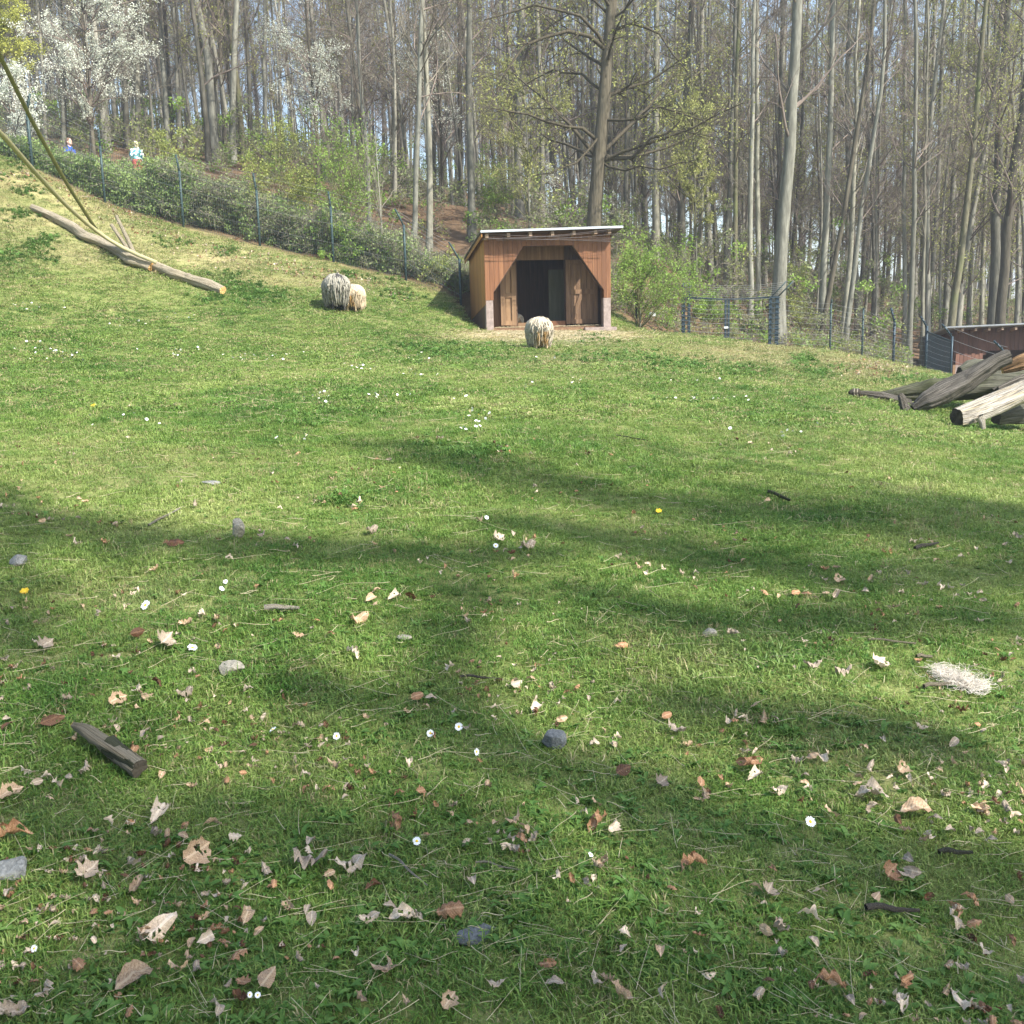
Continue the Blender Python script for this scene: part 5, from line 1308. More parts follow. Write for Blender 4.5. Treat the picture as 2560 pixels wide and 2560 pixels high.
o = scatter('leaf_fragments', q, np.stack([rgl.normal(size=n) * .5, rgl.normal(size=n) * .5, rgl.uniform(0, 6.28, n)], 1), s, rgl.integers(0, 15, n), lcol)
tag(o, None, None, None, 'stuff'); o['label'] = 'tiny leaf fragments strewn over the grass'

# ------------------------------------------------------------------ daisies and dandelions
M['petal'] = flat_mat('white_petal', (.82, .83, .84), .5, .05)
M['yolk'] = flat_mat('yellow_floret', (.75, .5, .03), .6, .15)
M['stem'] = flat_mat('green_stem', (.1, .17, .04), .6, .2)
def petals(n, r0, r1, w, seed, cup=.2):
    rg = np.random.default_rng(seed); V = []; F = []
    for i in range(n):
        a = 2 * pi * i / n + rg.normal() * .05; d = np.array([cos(a), sin(a), 0]); s = np.array([-sin(a), cos(a), 0]); z = rg.uniform(-.1, .25) * r1
        k = len(V); V += [d * r0 - s * w * .3, d * r0 + s * w * .3, d * r1 * .7 + s * w * .5 + [0, 0, z * .5], d * r1 * .7 - s * w * .5 + [0, 0, z * .5], d * r1 * .98 + s * w * .2 + [0, 0, z], d * r1 * .98 - s * w * .2 + [0, 0, z]]
        F += [[k, k + 1, k + 2, k + 3], [k + 3, k + 2, k + 4, k + 5]]
    return np.array(V), np.array(F)
def dome(r, h, n=8):
    V = [[0, 0, h]]; 
    for k, (rr_, zz) in enumerate(((r * .6, h * .85), (r, 0))):
        for i in range(n): V.append([rr_ * cos(2 * pi * i / n), rr_ * sin(2 * pi * i / n), zz])
    F3 = np.array([[0, 1 + i, 1 + (i + 1) % n] for i in range(n)]); F4 = np.array([[1 + i, 1 + n + i, 1 + n + (i + 1) % n, 1 + (i + 1) % n] for i in range(n)])
    return np.array(V), [F3, F4]
def near_flower(u, v, px, label, yellow=False, tilt=.5, az=0.0):
    g = G(u, v + px * .4); dist = np.linalg.norm(g - EYEP); s = px / FPX * dist / 2
    t = thing('dandelion' if yellow else 'daisy', label, 'flower', g)
    h = .03
    head = Matrix.Translation((0, 0, h)) @ Matrix.Rotation(az, 4, 'Z') @ Matrix.Rotation(tilt, 4, 'X')
    pv, pf = petals(26 if yellow else 16, s * .2, s, s * .36, int(u), .3); pm = mk('petals', pv, pf, M['yolk'] if yellow else M['petal'], t); pm.matrix_local = head
    dv, df = dome(s * .34, s * .16); c = mk('flower_centre', dv, df, M['yolk'], t); c.matrix_local = head
    mk('stem', *tubes(np.array([[0, 0, -.01], [.003, .002, h * .5], [0, 0, h - .001]]), np.array([.0012] * 3), 5), M['stem'], t)
for a in [(684,1852,24,'daisy facing the viewer on a visible pale stem, lower left of centre'),(843,1860,22,'daisy seen from the side right of the one with a visible stem',1.2),(1077,1856,22,'daisy with a bright yellow centre left of the grey stone',1.0),
          (1148,1836,24,'daisy tilted sideways above and right of the one with the yellow centre',1.25),(1193,1910,22,'closed-looking daisy halfway to the grey stone',1.3),(1240,1376,16,'daisy beside the pale star-shaped leaf',.9),(483,1634,28,'wide open daisy in the lit patch left of the block-shaped stone',.5),
          (556,1487,16,'small daisy below a leaf stalk, upper left',.8),(565,1466,14,'small daisy touching a tan leaf, upper left',.8),(365,1520,30,'flattened white daisy pair-like bloom, left',.9),(1044,2140,24,'white bloom in dark grass, lower centre',.9),(1477,2166,16,'white bloom right of the yellow-green patch, lower centre',.7),
          (1217,1303,14,'tiny daisy above the middle shade',.9),(2025,2088,30,'pale white bloom left of the ribbed tan leaf, lower right',.9),(628,2530,16,'leftmost of two white blooms at the bottom edge',.9),(648,2532,16,'rightmost of two white blooms at the bottom edge',.9),(90,2405,18,'white bloom in the bottom left corner grass',1.1)]:
    near_flower(a[0], a[1], a[2] * .85, a[3], False, a[4] if len(a) > 4 else .6, float(rgl.normal() * .5))
for a in [(63,1486,18,'yellow dandelion in the shade at the left edge'),(1647,1284,14,'yellow dandelion in the middle right of the meadow'),(235,1018,12,'tiny yellow dandelion in the upper left meadow')]:
    near_flower(a[0], a[1], a[2] * 1.1, a[3], True, .5)
pv, pf = petals(9, .002, .013, .008, 3); dv, df = dome(.005, .003, 6)
mb = MB(); mb.add(pv, pf); mb.add(dv, df); sv, sf = tubes(np.array([[0, 0, -.045], [0, 0, 0]]), np.array([.001, .001]), 3); mb.add(sv, sf)
fs = list(mb.F.values()); tmp = mk('daisy', np.concatenate(mb.V), [np.concatenate(f) for f in fs], None, mats=[M['petal'], M['yolk'], M['stem']])
nv_p = len(pv); fm = []
for p_ in tmp.data.polygons: v0 = p_.vertices[0]; fm.append(0 if v0 < nv_p else 1 if v0 < nv_p + len(dv) else 2)
tmp.data.polygons.foreach_set('material_index', fm); dme = tmp.data; bpy.data.objects.remove(tmp)
dz_ = [(120,890,70,22,26),(170,905,90,10,10),(480,885,80,10,12),(620,898,90,10,20),(720,890,60,10,10),(900,926,60,8,14),(1030,940,60,10,10),(1160,1000,40,12,8),(1200,1050,50,20,14),(1060,900,50,12,8),(1420,960,40,12,8),(1330,965,60,16,8),(1720,1005,60,10,12),(1850,1000,60,14,8),
       (960,1000,90,10,12),(820,1000,60,10,8),(150,780,90,14,14),(330,815,60,12,10),(60,770,60,8,10),(1350,900,40,8,5),(280,1050,90,30,8),(760,1105,60,12,6),(1180,1080,60,14,8),(1950,1090,120,20,8),(1780,960,120,8,10),(480,800,60,20,8)]
k = 0
for cu, cv, ru, rv, n_ in dz_:
    for _ in range(n_):
        u = cu + rgl.normal() * ru * .6; v = cv + rgl.normal() * rv * .6
        if not 0 < u < 2560: continue
        g = G(u, v); o = bpy.data.objects.new('daisy', dme); C.objects.link(o); o.location = (g[0], g[1], g[2] + .05)
        s = rgl.uniform(.75, 1.35) * float(np.interp(g[1], [8, 20], [1.0, 1.25])); o.scale = (s, s, s); o.rotation_euler = (.5 + rgl.normal() * .3, rgl.normal() * .3, rgl.uniform(0, 6.28))
        tag(o, 'tiny white daisy, one of the many dotting the far meadow', 'flower', 'tiny daisies dotting the far meadow'); k += 1

# ------------------------------------------------------------------ stones
def rock(u, v, px, label, seed, col, flat=.7, elong=1.2, rz=0., tiltx=0., sink=.3):
    import bmesh
    rg = np.random.default_rng(seed); bm = bmesh.new(); bmesh.ops.create_icosphere(bm, subdivisions=4, radius=.5)
    V = np.array([x.co[:] for x in bm.verts]); F = np.array([[x.index for x in f.verts] for f in bm.faces]); bm.free()
    for _ in range(13):
        nn = unit(rg.normal(size=3)); d = rg.uniform(.28, .42); e = np.maximum(0, V @ nn - d); V -= e[:, None] * nn
    V *= [elong, 1, flat]; V += .006 * np.sin(V[:, [1, 2, 0]] * 23 + seed) + rg.normal(size=V.shape) * .002
    g = G(u, v + px * .3); s = px / FPX * np.linalg.norm(g - EYEP)
    m = M.get('stone_%s' % col)
    if not m:
        c = {'dark': (.13, .14, .14), 'grey': (.22, .22, .2), 'beige': (.33, .30, .23)}[col]
        m, nt, b, o_ = new_mat('stone_' + col); nz = noise(nt, coord(nt), 9, 8, .75); nn2 = noise(nt, coord(nt), 2.2, 3)
        cc = ramp(nt, nz, [(.35, tuple(x * .5 for x in c)), (.55, c), (.72, tuple(x * 1.7 for x in c))]); cc = mix(nt, ramp(nt, nn2, [(.55, (0, 0, 0)), (.7, (.6, .6, .6))]), cc, tuple(x * 1.25 for x in c))
        nt.links.new(cc, b.inputs['Base Color']); b.inputs['Roughness'].default_value = .8; bumpn(nt, nz, b, .5, .03); M['stone_' + col] = m
    o = mk('stone', V, F, m); o.location = g + [0, 0, s * flat * (.5 - sink)]; o.scale = (s / max(1, elong * .85),) * 3; o.rotation_euler = (tiltx, 0, rz); tag(o, label, 'stone'); return o
rock(1382,1862,64,'blue-grey angular stone in the lower centre of the meadow',1,'dark',.95,1.1,.4,.3,.12)
rock(29,2173,96,'grey angular stone cut by the left edge',2,'grey',.7,1.3,-.3)
rock(1193,2335,92,'flat dark stone half sunk in grass near the bottom centre',3,'dark',.5,1.7,.5,.2,.3)
rock(575,1668,60,'beige block-shaped stone with dry leaves on it, left of centre',4,'beige',.7,1.3,.1,.1,.15)
rock(595,1336,44,'pale upright pointed stone in the upper left meadow',5,'beige',1.5,.8,.6,.2,.2)
rock(48,1404,40,'small grey cleft stone near the left edge',6,'grey',1.0,1.0,.5,.2,.2)
rock(1773,1583,36,'small round greyish stone in the right shade',7,'beige',.8,1.1)
rock(1011,1598,34,'small pale rounded stone on bright grass, centre left',8,'beige',.7,1.2)
rock(525,1198,44,'flat grey stone in the upper left meadow',9,'grey',.4,1.8)

# ------------------------------------------------------------------ logs, sticks
def log_mat(name, cs, moss=None, streak=None):
    m, nt, b, o = new_mat(name)
    cx = nt.nodes.new('ShaderNodeCombineXYZ'); nt.links.new(math_(nt, 'MULTIPLY', attr(nt, 'la'), 4.5), cx.inputs[0]); nt.links.new(math_(nt, 'MULTIPLY', attr(nt, 'lb'), 4.5), cx.inputs[1]); nt.links.new(math_(nt, 'MULTIPLY', attr(nt, 'lt'), .9), cx.inputs[2])
    n = noise(nt, cx.outputs[0], 3.5, 8, .7); n2 = noise(nt, coord(nt), 2.2, 3)
    col = ramp(nt, n, cs)
    cr = noise(nt, cx.outputs[0], 1.7, 2, .4); crk = ramp(nt, cr, [(.455, (1, 1, 1)), (.485, (.22, .2, .17)), (.50, (.22, .2, .17)), (.53, (1, 1, 1))])
    if streak: col = mix(nt, ramp(nt, noise(nt, cx.outputs[0], 1.1, 2), [(.5, (0, 0, 0)), (.62, (.9, .9, .9))]), col, streak)
    if moss: col = mix(nt, ramp(nt, n2, [(.45, (0, 0, 0)), (.65, (.8, .8, .8))]), col, moss)
    col = mix(nt, .6, col, crk, 'MULTIPLY')
    nt.links.new(col, b.inputs['Base Color']); b.inputs['Roughness'].default_value = .85; b.inputs['Specular IOR Level'].default_value = .15; bumpn(nt, n, b, 1.0, .04); return m
M['log_grey'] = log_mat('weathered_grey_log', [(.33, (.03, .027, .022)), (.48, (.11, .10, .082)), (.66, (.26, .235, .2))])
M['log_moss'] = log_mat('mossy_log', [(.33, (.045, .045, .032)), (.5, (.11, .11, .08)), (.68, (.2, .19, .14))], (.085, .095, .045))
M['log_pale'] = log_mat('peeled_pale_log', [(.38, (.05, .042, .032)), (.46, (.32, .285, .23)), (.54, (.66, .61, .52))], None, (.6, .5, .32))
M['log_bark'] = log_mat('smooth_brown_log', [(.3, (.2, .17, .115)), (.5, (.36, .31, .22)), (.7, (.52, .46, .34))])
M['cut_fresh'] = flat_mat('fresh_cut_wood', (.60, .36, .14), .7, .35, 18)
M['cut_dark'] = flat_mat('rotten_log_end', (.05, .042, .03), .9, .5, 14)
M['rot_orange'] = log_mat('splintered_orange_wood', [(.36, (.10, .06, .03)), (.5, (.19, .12, .06)), (.66, (.36, .22, .11))])
def log_body(name, pts, rad, mat, parent, seed, amp=.1, NS=36, NK=70, ends=(None, None)):
    rg = np.random.default_rng(seed); pts = np.asarray(pts, float); rad = np.asarray(rad, float)
    d = np.concatenate([[0], np.cumsum(np.linalg.norm(np.diff(pts, axis=0), axis=1))]); t = np.linspace(0, d[-1], NK)
    c = resample(pts, NK); r = np.interp(t, d, rad)
    V, F = tubes(c, r, NS); V = V.reshape(NK, NS, 3); off = V - c[:, None]
    th = np.arange(NS) * 2 * pi / NS; ph = rg.uniform(0, 6.28, 12)
    f = np.ones((NK, NS)); tt = (t / max(r.mean(), .02))[:, None]
    for k, (m_, w_, a_) in enumerate([(2, .25, .8), (3, .35, .7), (5, .3, .5), (7, .15, .35), (9, .5, .25), (11, .2, .3), (4, .8, .25)]):
        f += amp * a_ * np.sin(m_ * th[None] + ph[k] + w_ * tt + .5 * np.sin(tt * .3 + ph[k]))
    wv = th[None] + .25 * np.sin(tt * .35 + ph[0]) + .08 * np.sin(tt * 1.3 + ph[1])
    f -= amp * .75 * np.clip(np.sin(6 * wv + ph[2]) - .72, 0, 1) * (1 + np.sin(tt * .8 + ph[3])) * 1.6 + amp * .5 * np.clip(np.sin(11 * wv + ph[4]) - .6, 0, 1) * (1 + np.sin(tt * 1.1 + ph[5]))
    f += rg.normal(size=f.shape) * amp * .12
    for _k in range(3):
        kt, ka = rg.uniform(0, tt.max()), rg.uniform(0, 2 * pi); f += amp * 1.6 * np.exp(-((tt - kt) / .5) ** 2 - (np.angle(np.exp(1j * (th[None] - ka))) / .35) ** 2)
    V = (c[:, None] + off * f[..., None])
    la = np.repeat(np.cos(th)[None], NK, 0).ravel(); lb_ = np.repeat(np.sin(th)[None], NK, 0).ravel(); lt = np.repeat(t[:, None], NS, 1).ravel()
    o = mk(name, V.reshape(-1, 3), F, mat, parent, True, attrs={'la': la, 'lb': lb_, 'lt': lt})
    for e, em in zip((0, -1), ends):
        if em is None: continue
        ring = V[e]; cen = ring.mean(0); ax = unit(c[e] - c[1 if e == 0 else -2])
        Vc = np.concatenate([ring, cen + (ring - cen) * .6 + ax * r[e] * rg.normal(size=(NS, 1)) * .08, [cen - ax * r[e] * .05]])
        i = np.arange(NS); q = np.stack([i, (i + 1) % NS, (i + 1) % NS + NS, i + NS], 1); tr = np.stack([i + NS, (i + 1) % NS + NS, np.full(NS, 2 * NS)], 1)
        mk('log_end', Vc + ax * .002, [q, tr], em, parent)
    return o
def on_ground(us, lift_px=0.):
    """path following the ground under image points (u, v, rpx)"""
    out = []; rad = []
    for u, v, r in us:
        g = G(u, v + r + lift_px); rr_ = r / FPX * g[1]; out.append(g + [0, 0, rr_ + lift_px / FPX * g[1]]); rad.append(rr_)
    return np.array(out), np.array(rad)
pa, ra = on_ground([(81,519,7),(132,544,9),(185,572,11),(215,592,12),(252,606,12),(298,628,14),(331,648,16),(355,657,15),(383,668,13)], 3)
t = thing('fallen_log', 'long pale brown fallen trunk in two lengths with two upright stubs on the left slope', 'log', pa[4])
R_ = lambda p: np.asarray(p) - np.array(t.location)
log_body('log_length', R_(pa), ra, M['log_bark'], t, 1, .09, ends=(M['cut_dark'], M['cut_fresh']))
pb, rb_ = on_ground([(391,668,13),(440,688,13),(465,697,11),(490,706,11),(525,716,12),(558,727,10)], 2)
log_body('log_length', R_(pb), rb_, M['log_bark'], t, 2, .08, ends=(None, M['cut_fresh']))
ly = pa[6][1]
for a, b_ in (((278,561), (328,636)), ((290,539), (338,640))):
    q = np.array([P(b_[0], b_[1], ly), P((a[0] + b_[0]) / 2 + 3, (a[1] + b_[1]) / 2 + 4, ly + .05), P(a[0], a[1], ly + .1)])
    log_body('branch_stub', R_(q), np.array([5.5, 5, 4.2]) / FPX * ly, M['log_bark'], t, int(a[0]), .06, 12, 12, (None, M['cut_fresh']))
# webbing straps tied to the log
M['strap_pale'] = flat_mat('pale_olive_webbing', (.34, .31, .17), .7, .15, 40)
M['strap_dark'] = flat_mat('shaded_olive_webbing', (.16, .155, .05), .7, .15, 40)  # same olive darkened in the colour, standing for shade on the steep strap
def strap(label, uvY, w, mat, seed):
    p = np.array([P(u, v, Y) for u, v, Y in uvY]); p = resample(p, 30); 
    T = unit(np.gradient(p, axis=0)); s = unit(np.cross(T, unit(p - EYEP))); n_ = unit(np.cross(T, s)); 
    V = np.stack([p + s * w / 2 + n_ * .006, p + s * w / 2 - n_ * .006, p - s * w / 2 - n_ * .006, p - s * w / 2 + n_ * .006], 1).reshape(-1, 3)
    i = np.arange(29)[:, None] * 4; F = np.concatenate([np.stack([i[:, 0] + a, i[:, 0] + (a + 1) % 4, i[:, 0] + 4 + (a + 1) % 4, i[:, 0] + 4 + a], 1) for a in range(4)] + [np.array([[0, 3, 2, 1], [116, 117, 118, 119]])])
    o = mk('webbing_strap', V, F, mat); tag(o, label, 'strap')
strap('broad pale olive strap sagging from the left edge down along the fallen log', [(-260,130,12),(-120,225,14.5),(0,330,17),(83,425,19),(159,508,21),(245,583,22.6),(288,612,22.9),(335,636,ly-.22),(391,656,ly-.25)], .085, M['strap_pale'], 1)
strap('olive strap, shade put into its colour, running steeply from the upper left edge down to the fallen log', [(-220,-290,12),(-100,-60,14),(0,140,16.5),(83,309,18.8),(166,458,20.8),(243,578,22.6)], .07, M['strap_dark'], 2)

# right-hand pile of dead trunks
Yc = float(G(2420, 1070)[1]); Ya = float(G(2320, 1032)[1]); Yb = Ya + .9
def lp(us, Y): 
    out = np.array([P(u, v, Y + dy) for u, v, r, dy in us]); return out, np.array([r / FPX * (Y + dy) for u, v, r, dy in us])
def pile_log(label, us, Y, mat, seed, ends, amp=.1, name='dead_trunk'):
    p, r = lp(us, Y); t = thing(name, label, 'log', p[0]); log_body('trunk_length', p - p[0], r, mat, t, seed, amp, 44, 90, ends); return t, p[0]
pile_log('mossy dark trunk lying lowest at the back of the heap of dead trunks', [(2200,988,9,0),(2235,984,14,0),(2290,978,24,.1),(2370,972,28,.2),(2450,965,32,.3),(2540,965,38,.4),(2640,965,36,.5)], Yb, M['log_moss'], 11, (M['cut_dark'], None), .14)
pile_log('weathered grey trunk leaning up to the right over the heap', [(2282,1022,10,0),(2315,1004,24,0),(2360,982,29,.05),(2410,957,27,.1),(2455,927,22,.1),(2490,904,18,.1),(2522,890,17,.1)], Ya - .1, M['log_grey'], 12, (M['cut_dark'], M['log_grey']), .13)
tt_, o0 = pile_log('pale peeled trunk with a dark rotten end, frontmost of the heap at the right edge', [(2392,1044,22,-.1),(2430,1033,26,0),(2480,1014,28,.1),(2530,992,28,.2),(2600,960,28,.3),(2700,915,26,.4)], Yc, M['log_pale'], 13, (M['cut_dark'], None), .07)
q, r = lp([(2448,1040,11,0),(2455,1055,8,0),(2458,1072,6,0)], Yc - .2); log_body('branch_stub', q - o0, r, M['log_pale'], tt_, 5, .1, 12, 10, (None, M['cut_fresh']))
pile_log('splintered orange-brown trunk end showing at the top right of the heap', [(2505,925,8,0),(2525,917,13,0),(2550,907,17,0),(2600,890,20,.2),(2700,862,20,.4)], Ya + .25, M['rot_orange'], 14, (M['cut_fresh'], None), .2)
pile_log('dark mossy trunk under the pale peeled one at the right edge', [(2490,1046,14,.3),(2530,1035,24,.5),(2600,1030,28,.7),(2700,1030,28,.9)], Yc + .4, M['log_moss'], 15, (M['cut_dark'], None), .12)
pile_log('grey knobbly trunk between the leaning trunk and the orange splintered one', [(2490,985,16,0),(2540,965,22,.1),(2600,950,24,.2),(2700,930,24,.3)], Ya + .1, M['log_grey'], 16, (M['cut_dark'], None), .2)
pile_log('rounded dark trunk end against the small shed wall behind the heap', [(2400,935,14,1.2),(2440,925,24,1.3),(2500,925,26,1.5),(2600,930,24,1.6)], Ya, M['log_moss'], 17, (M['cut_dark'], None), .12)
tt_, o0 = pile_log('low grey branch with a dark striped end, left tip of the heap of dead trunks', [(2146,985,9,0),(2165,987,9,0),(2200,992,10,0),(2240,1002,12,0),(2275,1012,12,0)], float(G(2180, 1000)[1]), M['log_grey'], 18, (None, None), .16)
YY = float(G(2180, 1000)[1])
q, r = lp([(2126,987,9,0),(2133,983,11,0),(2147,982,11,0)], YY); log_body('striped_end', q - o0, r, M['cut_dark'], tt_, 6, .05, 16, 8, (M['cut_dark'], M['cut_dark']))
for uu in (2136, 2144):
    q, r = lp([(uu,971,1.4,-.1),(uu-1,983,1.4,-.16),(uu,993,1.4,-.1)], YY); log_body('pale_stripe', q - o0, r, M['log_pale'], tt_, 7, .02, 6, 6)
pile_log('short upright root stump at the foot of the leaning grey trunk', [(2262,1026,12,-.1),(2258,1012,9,-.1),(2254,995,8,-.1),(2250,985,5,-.1)], float(G(2262, 1034)[1]), M['log_grey'], 19, (None, M['cut_dark']), .25, 'root_stump')
# sticks
def stick(label, a, b_, rpx, mat, seed, name='stick', sag=0.):
    g0, g1_ = G(*a), G(*b_); mid = (g0 + g1_) / 2 + [0, 0, sag]; r = rpx / FPX * np.linalg.norm(mid - EYEP)
    for q in (g0, g1_, mid): q[2] += r + .02
    o = log_body(name, np.array([g0, g0 * .7 + g1_ * .3 + [0, .01, .004], mid, g1_]) - g0, np.array([1, 1, .9, .6]) * r, mat, None, seed, .18, 10, 16); o.location = g0; tag(o, label, 'stick'); return o
g0 = G(190, 1862); g1_ = G(352, 1958)
t = thing('wood_piece', 'mossy broken piece of branch wood lying in the lower left grass', 'wood', g0)
pts = np.array([g0, g0 * .8 + g1_ * .2 + [0, 0, .01], g0 * .45 + g1_ * .55 + [0, 0, .005], g1_]) + [0, 0, .045]
log_body('wood_length', pts - g0, np.array([.011, .024, .030, .027]), M['log_bark'], t, 8, .16, 22, 40, (M['cut_fresh'], M['cut_dark']))
log_body('mossy_patch', (pts - g0)[2:] + [0, 0, .004], np.array([.031, .02]), M['log_moss'], t, 9, .16, 18, 16, (None, M['cut_dark']))
for a in [('short dark stick pointing down right in the shade right of centre', (1921,1241), (1974,1266), 4.5, 'log_moss'), ('grey stick with a raised end near the right edge shade', (2286,1388), (2345,1370), 4, 'log_grey'),
          ('pale curved bark strip left of centre', (662,1543), (749,1537), 6, 'log_pale'), ('thin brown twig above the pale smooth leaf', (1150,1708), (1250,1712), 3, 'log_grey'), ('wavy pale twig left of the wool tuft', (2170,1618), (2290,1632), 3, 'log_bark'),
          ('knotty bark stick among leaves, lower right', (2163,2312), (2296,2330), 7, 'log_grey'), ('dark stick lying level in the lower right shade', (2345,2168), (2430,2166), 5, 'log_moss'), ('small grey stick just above the wool tuft', (2290,1664), (2330,1662), 4, 'log_bark'),
          ('pale stick sticking out under the wool tuft', (2308,1740), (2376,1730), 4.5, 'log_bark'), ('thin dark twig in the upper middle of the meadow', (1540,1097), (1620,1108), 1.6, 'log_moss'), ('pale stick lying obliquely in the upper left shade', (372,1326), (452,1284), 2.5, 'log_pale'),
          ('thin forked-looking pale twig, lower centre left', (975,2180), (1070,2250), 2.5, 'log_pale'), ('pale twig lying crosswise in the lower centre', (1190,2185), (1300,2205), 2.5, 'log_pale')]:
    stick(a[0], a[1], a[2], a[3], M[a[4]], int(a[1][0]) % 97)
# wool tuft
M['wool'] = flat_mat('loose_wool', (.66, .60, .51), .9, .15, 30)
M['wool_brown'] = flat_mat('dirty_wool', (.35, .21, .12), .9, .3, 30)
g = G(2392, 1722); t = thing('wool_tuft', 'torn white tuft of sheep wool with an orange-brown core on the grass at the right', 'wool', g)
rg = np.random.default_rng(4); n = 800
e1 = unit(G(2460, 1745) - G(2330, 1690)); Lw = np.linalg.norm(G(2460, 1745) - G(2330, 1690))
s = rg.choice([-.36, -.2, -.05, .08, .26, .36], size=n) + rg.normal(size=n) * .07; c = e1 * (s * Lw * .85)[:, None] + np.array([e1[1], -e1[0], 0]) * (.035 * np.sin(s * 17))[:, None] + rg.normal(size=(n, 3)) * [.022, .028, .006] + [0, 0, .02]; c[:, 2] += .02 * rg.uniform(size=n)
K = 14; d = unit(rg.normal(size=(n, 3)) * [1, 1, .12] + e1 * .8); cur = rg.normal(size=(n, 3)) * [.08, .08, .6]; Pq = np.empty((n, K, 3)); Pq[:, 0] = c
for k in range(1, K): Pq[:, k] = Pq[:, k - 1] + d * .0065; d = unit(d + np.cross(cur, d) + rg.normal(size=(n, 3)) * .12)
Pq[..., 2] = np.maximum(Pq[..., 2], .012)
mk('wool_strands', *tubes(Pq, np.full((n, K), .00055), 3), M['wool'], t)
Pq2 = Pq[:150] * .55 + e1 * -.03; mk('wool_core', *tubes(Pq2, np.full((150, K), .0016), 3), M['wool_brown'], t)

# ------------------------------------------------------------------ sheep
def blob_mesh(items):
    """items: ('e', centre, radii) ellipsoid or ('t', pts, radii) tapered limb -> closed pieces to be fused"""
    mb = MB()
    for it in items:
        if it[0] == 'e':
            c, r = np.array(it[1], float), np.array(it[2], float); nu, nv = 18, 11
            a = np.linspace(0, 2 * pi, nu, endpoint=False); b_ = np.linspace(-pi / 2, pi / 2, nv)[1:-1]
            V = [c - [0, 0, r[2]]] + [c + r * [cos(bb) * cos(aa), cos(bb) * sin(aa), sin(bb)] for bb in b_ for aa in a] + [c + [0, 0, r[2]]]
            i = np.arange(nu); nr = len(b_); q = np.concatenate([np.stack([1 + k * nu + i, 1 + k * nu + (i + 1) % nu, 1 + (k + 1) * nu + (i + 1) % nu, 1 + (k + 1) * nu + i], 1) for k in range(nr - 1)])
            tr = np.concatenate([np.stack([np.zeros(nu, int), 1 + (i + 1) % nu, 1 + i], 1), np.stack([np.full(nu, 1 + nr * nu), 1 + (nr - 1) * nu + i, 1 + (nr - 1) * nu + (i + 1) % nu], 1)])
            mb.add(np.array(V), [q, tr])
        else:
            V, F = tubes(np.array(it[1], float), np.array(it[2], float), 10, True); mb.add(V, F)
    return mb
def fused(name, items, mat, parent, vox=.014):
    o = blob_mesh(items).build(name, mat, parent, True)
    m_ = o.modifiers.new('fuse', 'REMESH'); m_.mode = 'VOXEL'; m_.voxel_size = vox; m_.use_smooth_shade = True
    s_ = o.modifiers.new('soft', 'SMOOTH'); s_.iterations = 3; s_.factor = .6
    return o
def fleece_mat(name, c0, c1, c2, stain=None):
    m, nt, b, o = new_mat(name); v = coord(nt); n = noise(nt, vmap(nt, v, (16, 16, 3)), 1.6, 5, .7); col = ramp(nt, n, [(.32, c0), (.5, c1), (.68, c2)])
    if stain:
        x = nt.nodes.new('ShaderNodeSeparateXYZ'); nt.links.new(v, x.inputs[0])
        f = math_(nt, 'MULTIPLY', math_(nt, 'LESS_THAN', math_(nt, 'ABSOLUTE', x.outputs[1]), .13), math_(nt, 'LESS_THAN', x.outputs[2], .42)); f = math_(nt, 'MULTIPLY', f, math_(nt, 'LESS_THAN', x.outputs[0], -.2))
        f = math_(nt, 'MULTIPLY', f, ramp(nt, noise(nt, vmap(nt, v, (6, 6, 1.5)), 2, 2), [(.4, (0, 0, 0)), (.6, (1, 1, 1))])); col = mix(nt, f, col, stain)
    nt.links.new(col, b.inputs['Base Color']); b.inputs['Roughness'].default_value = .95; b.inputs['Specular IOR Level'].default_value = .1; return m
M['hide_dark'] = flat_mat('dark_sheep_hide', (.04, .037, .033), .8, .2, 10)
M['hide_tan'] = flat_mat('cream_sheep_hide', (.5, .38, .24), .8, .2, 10)
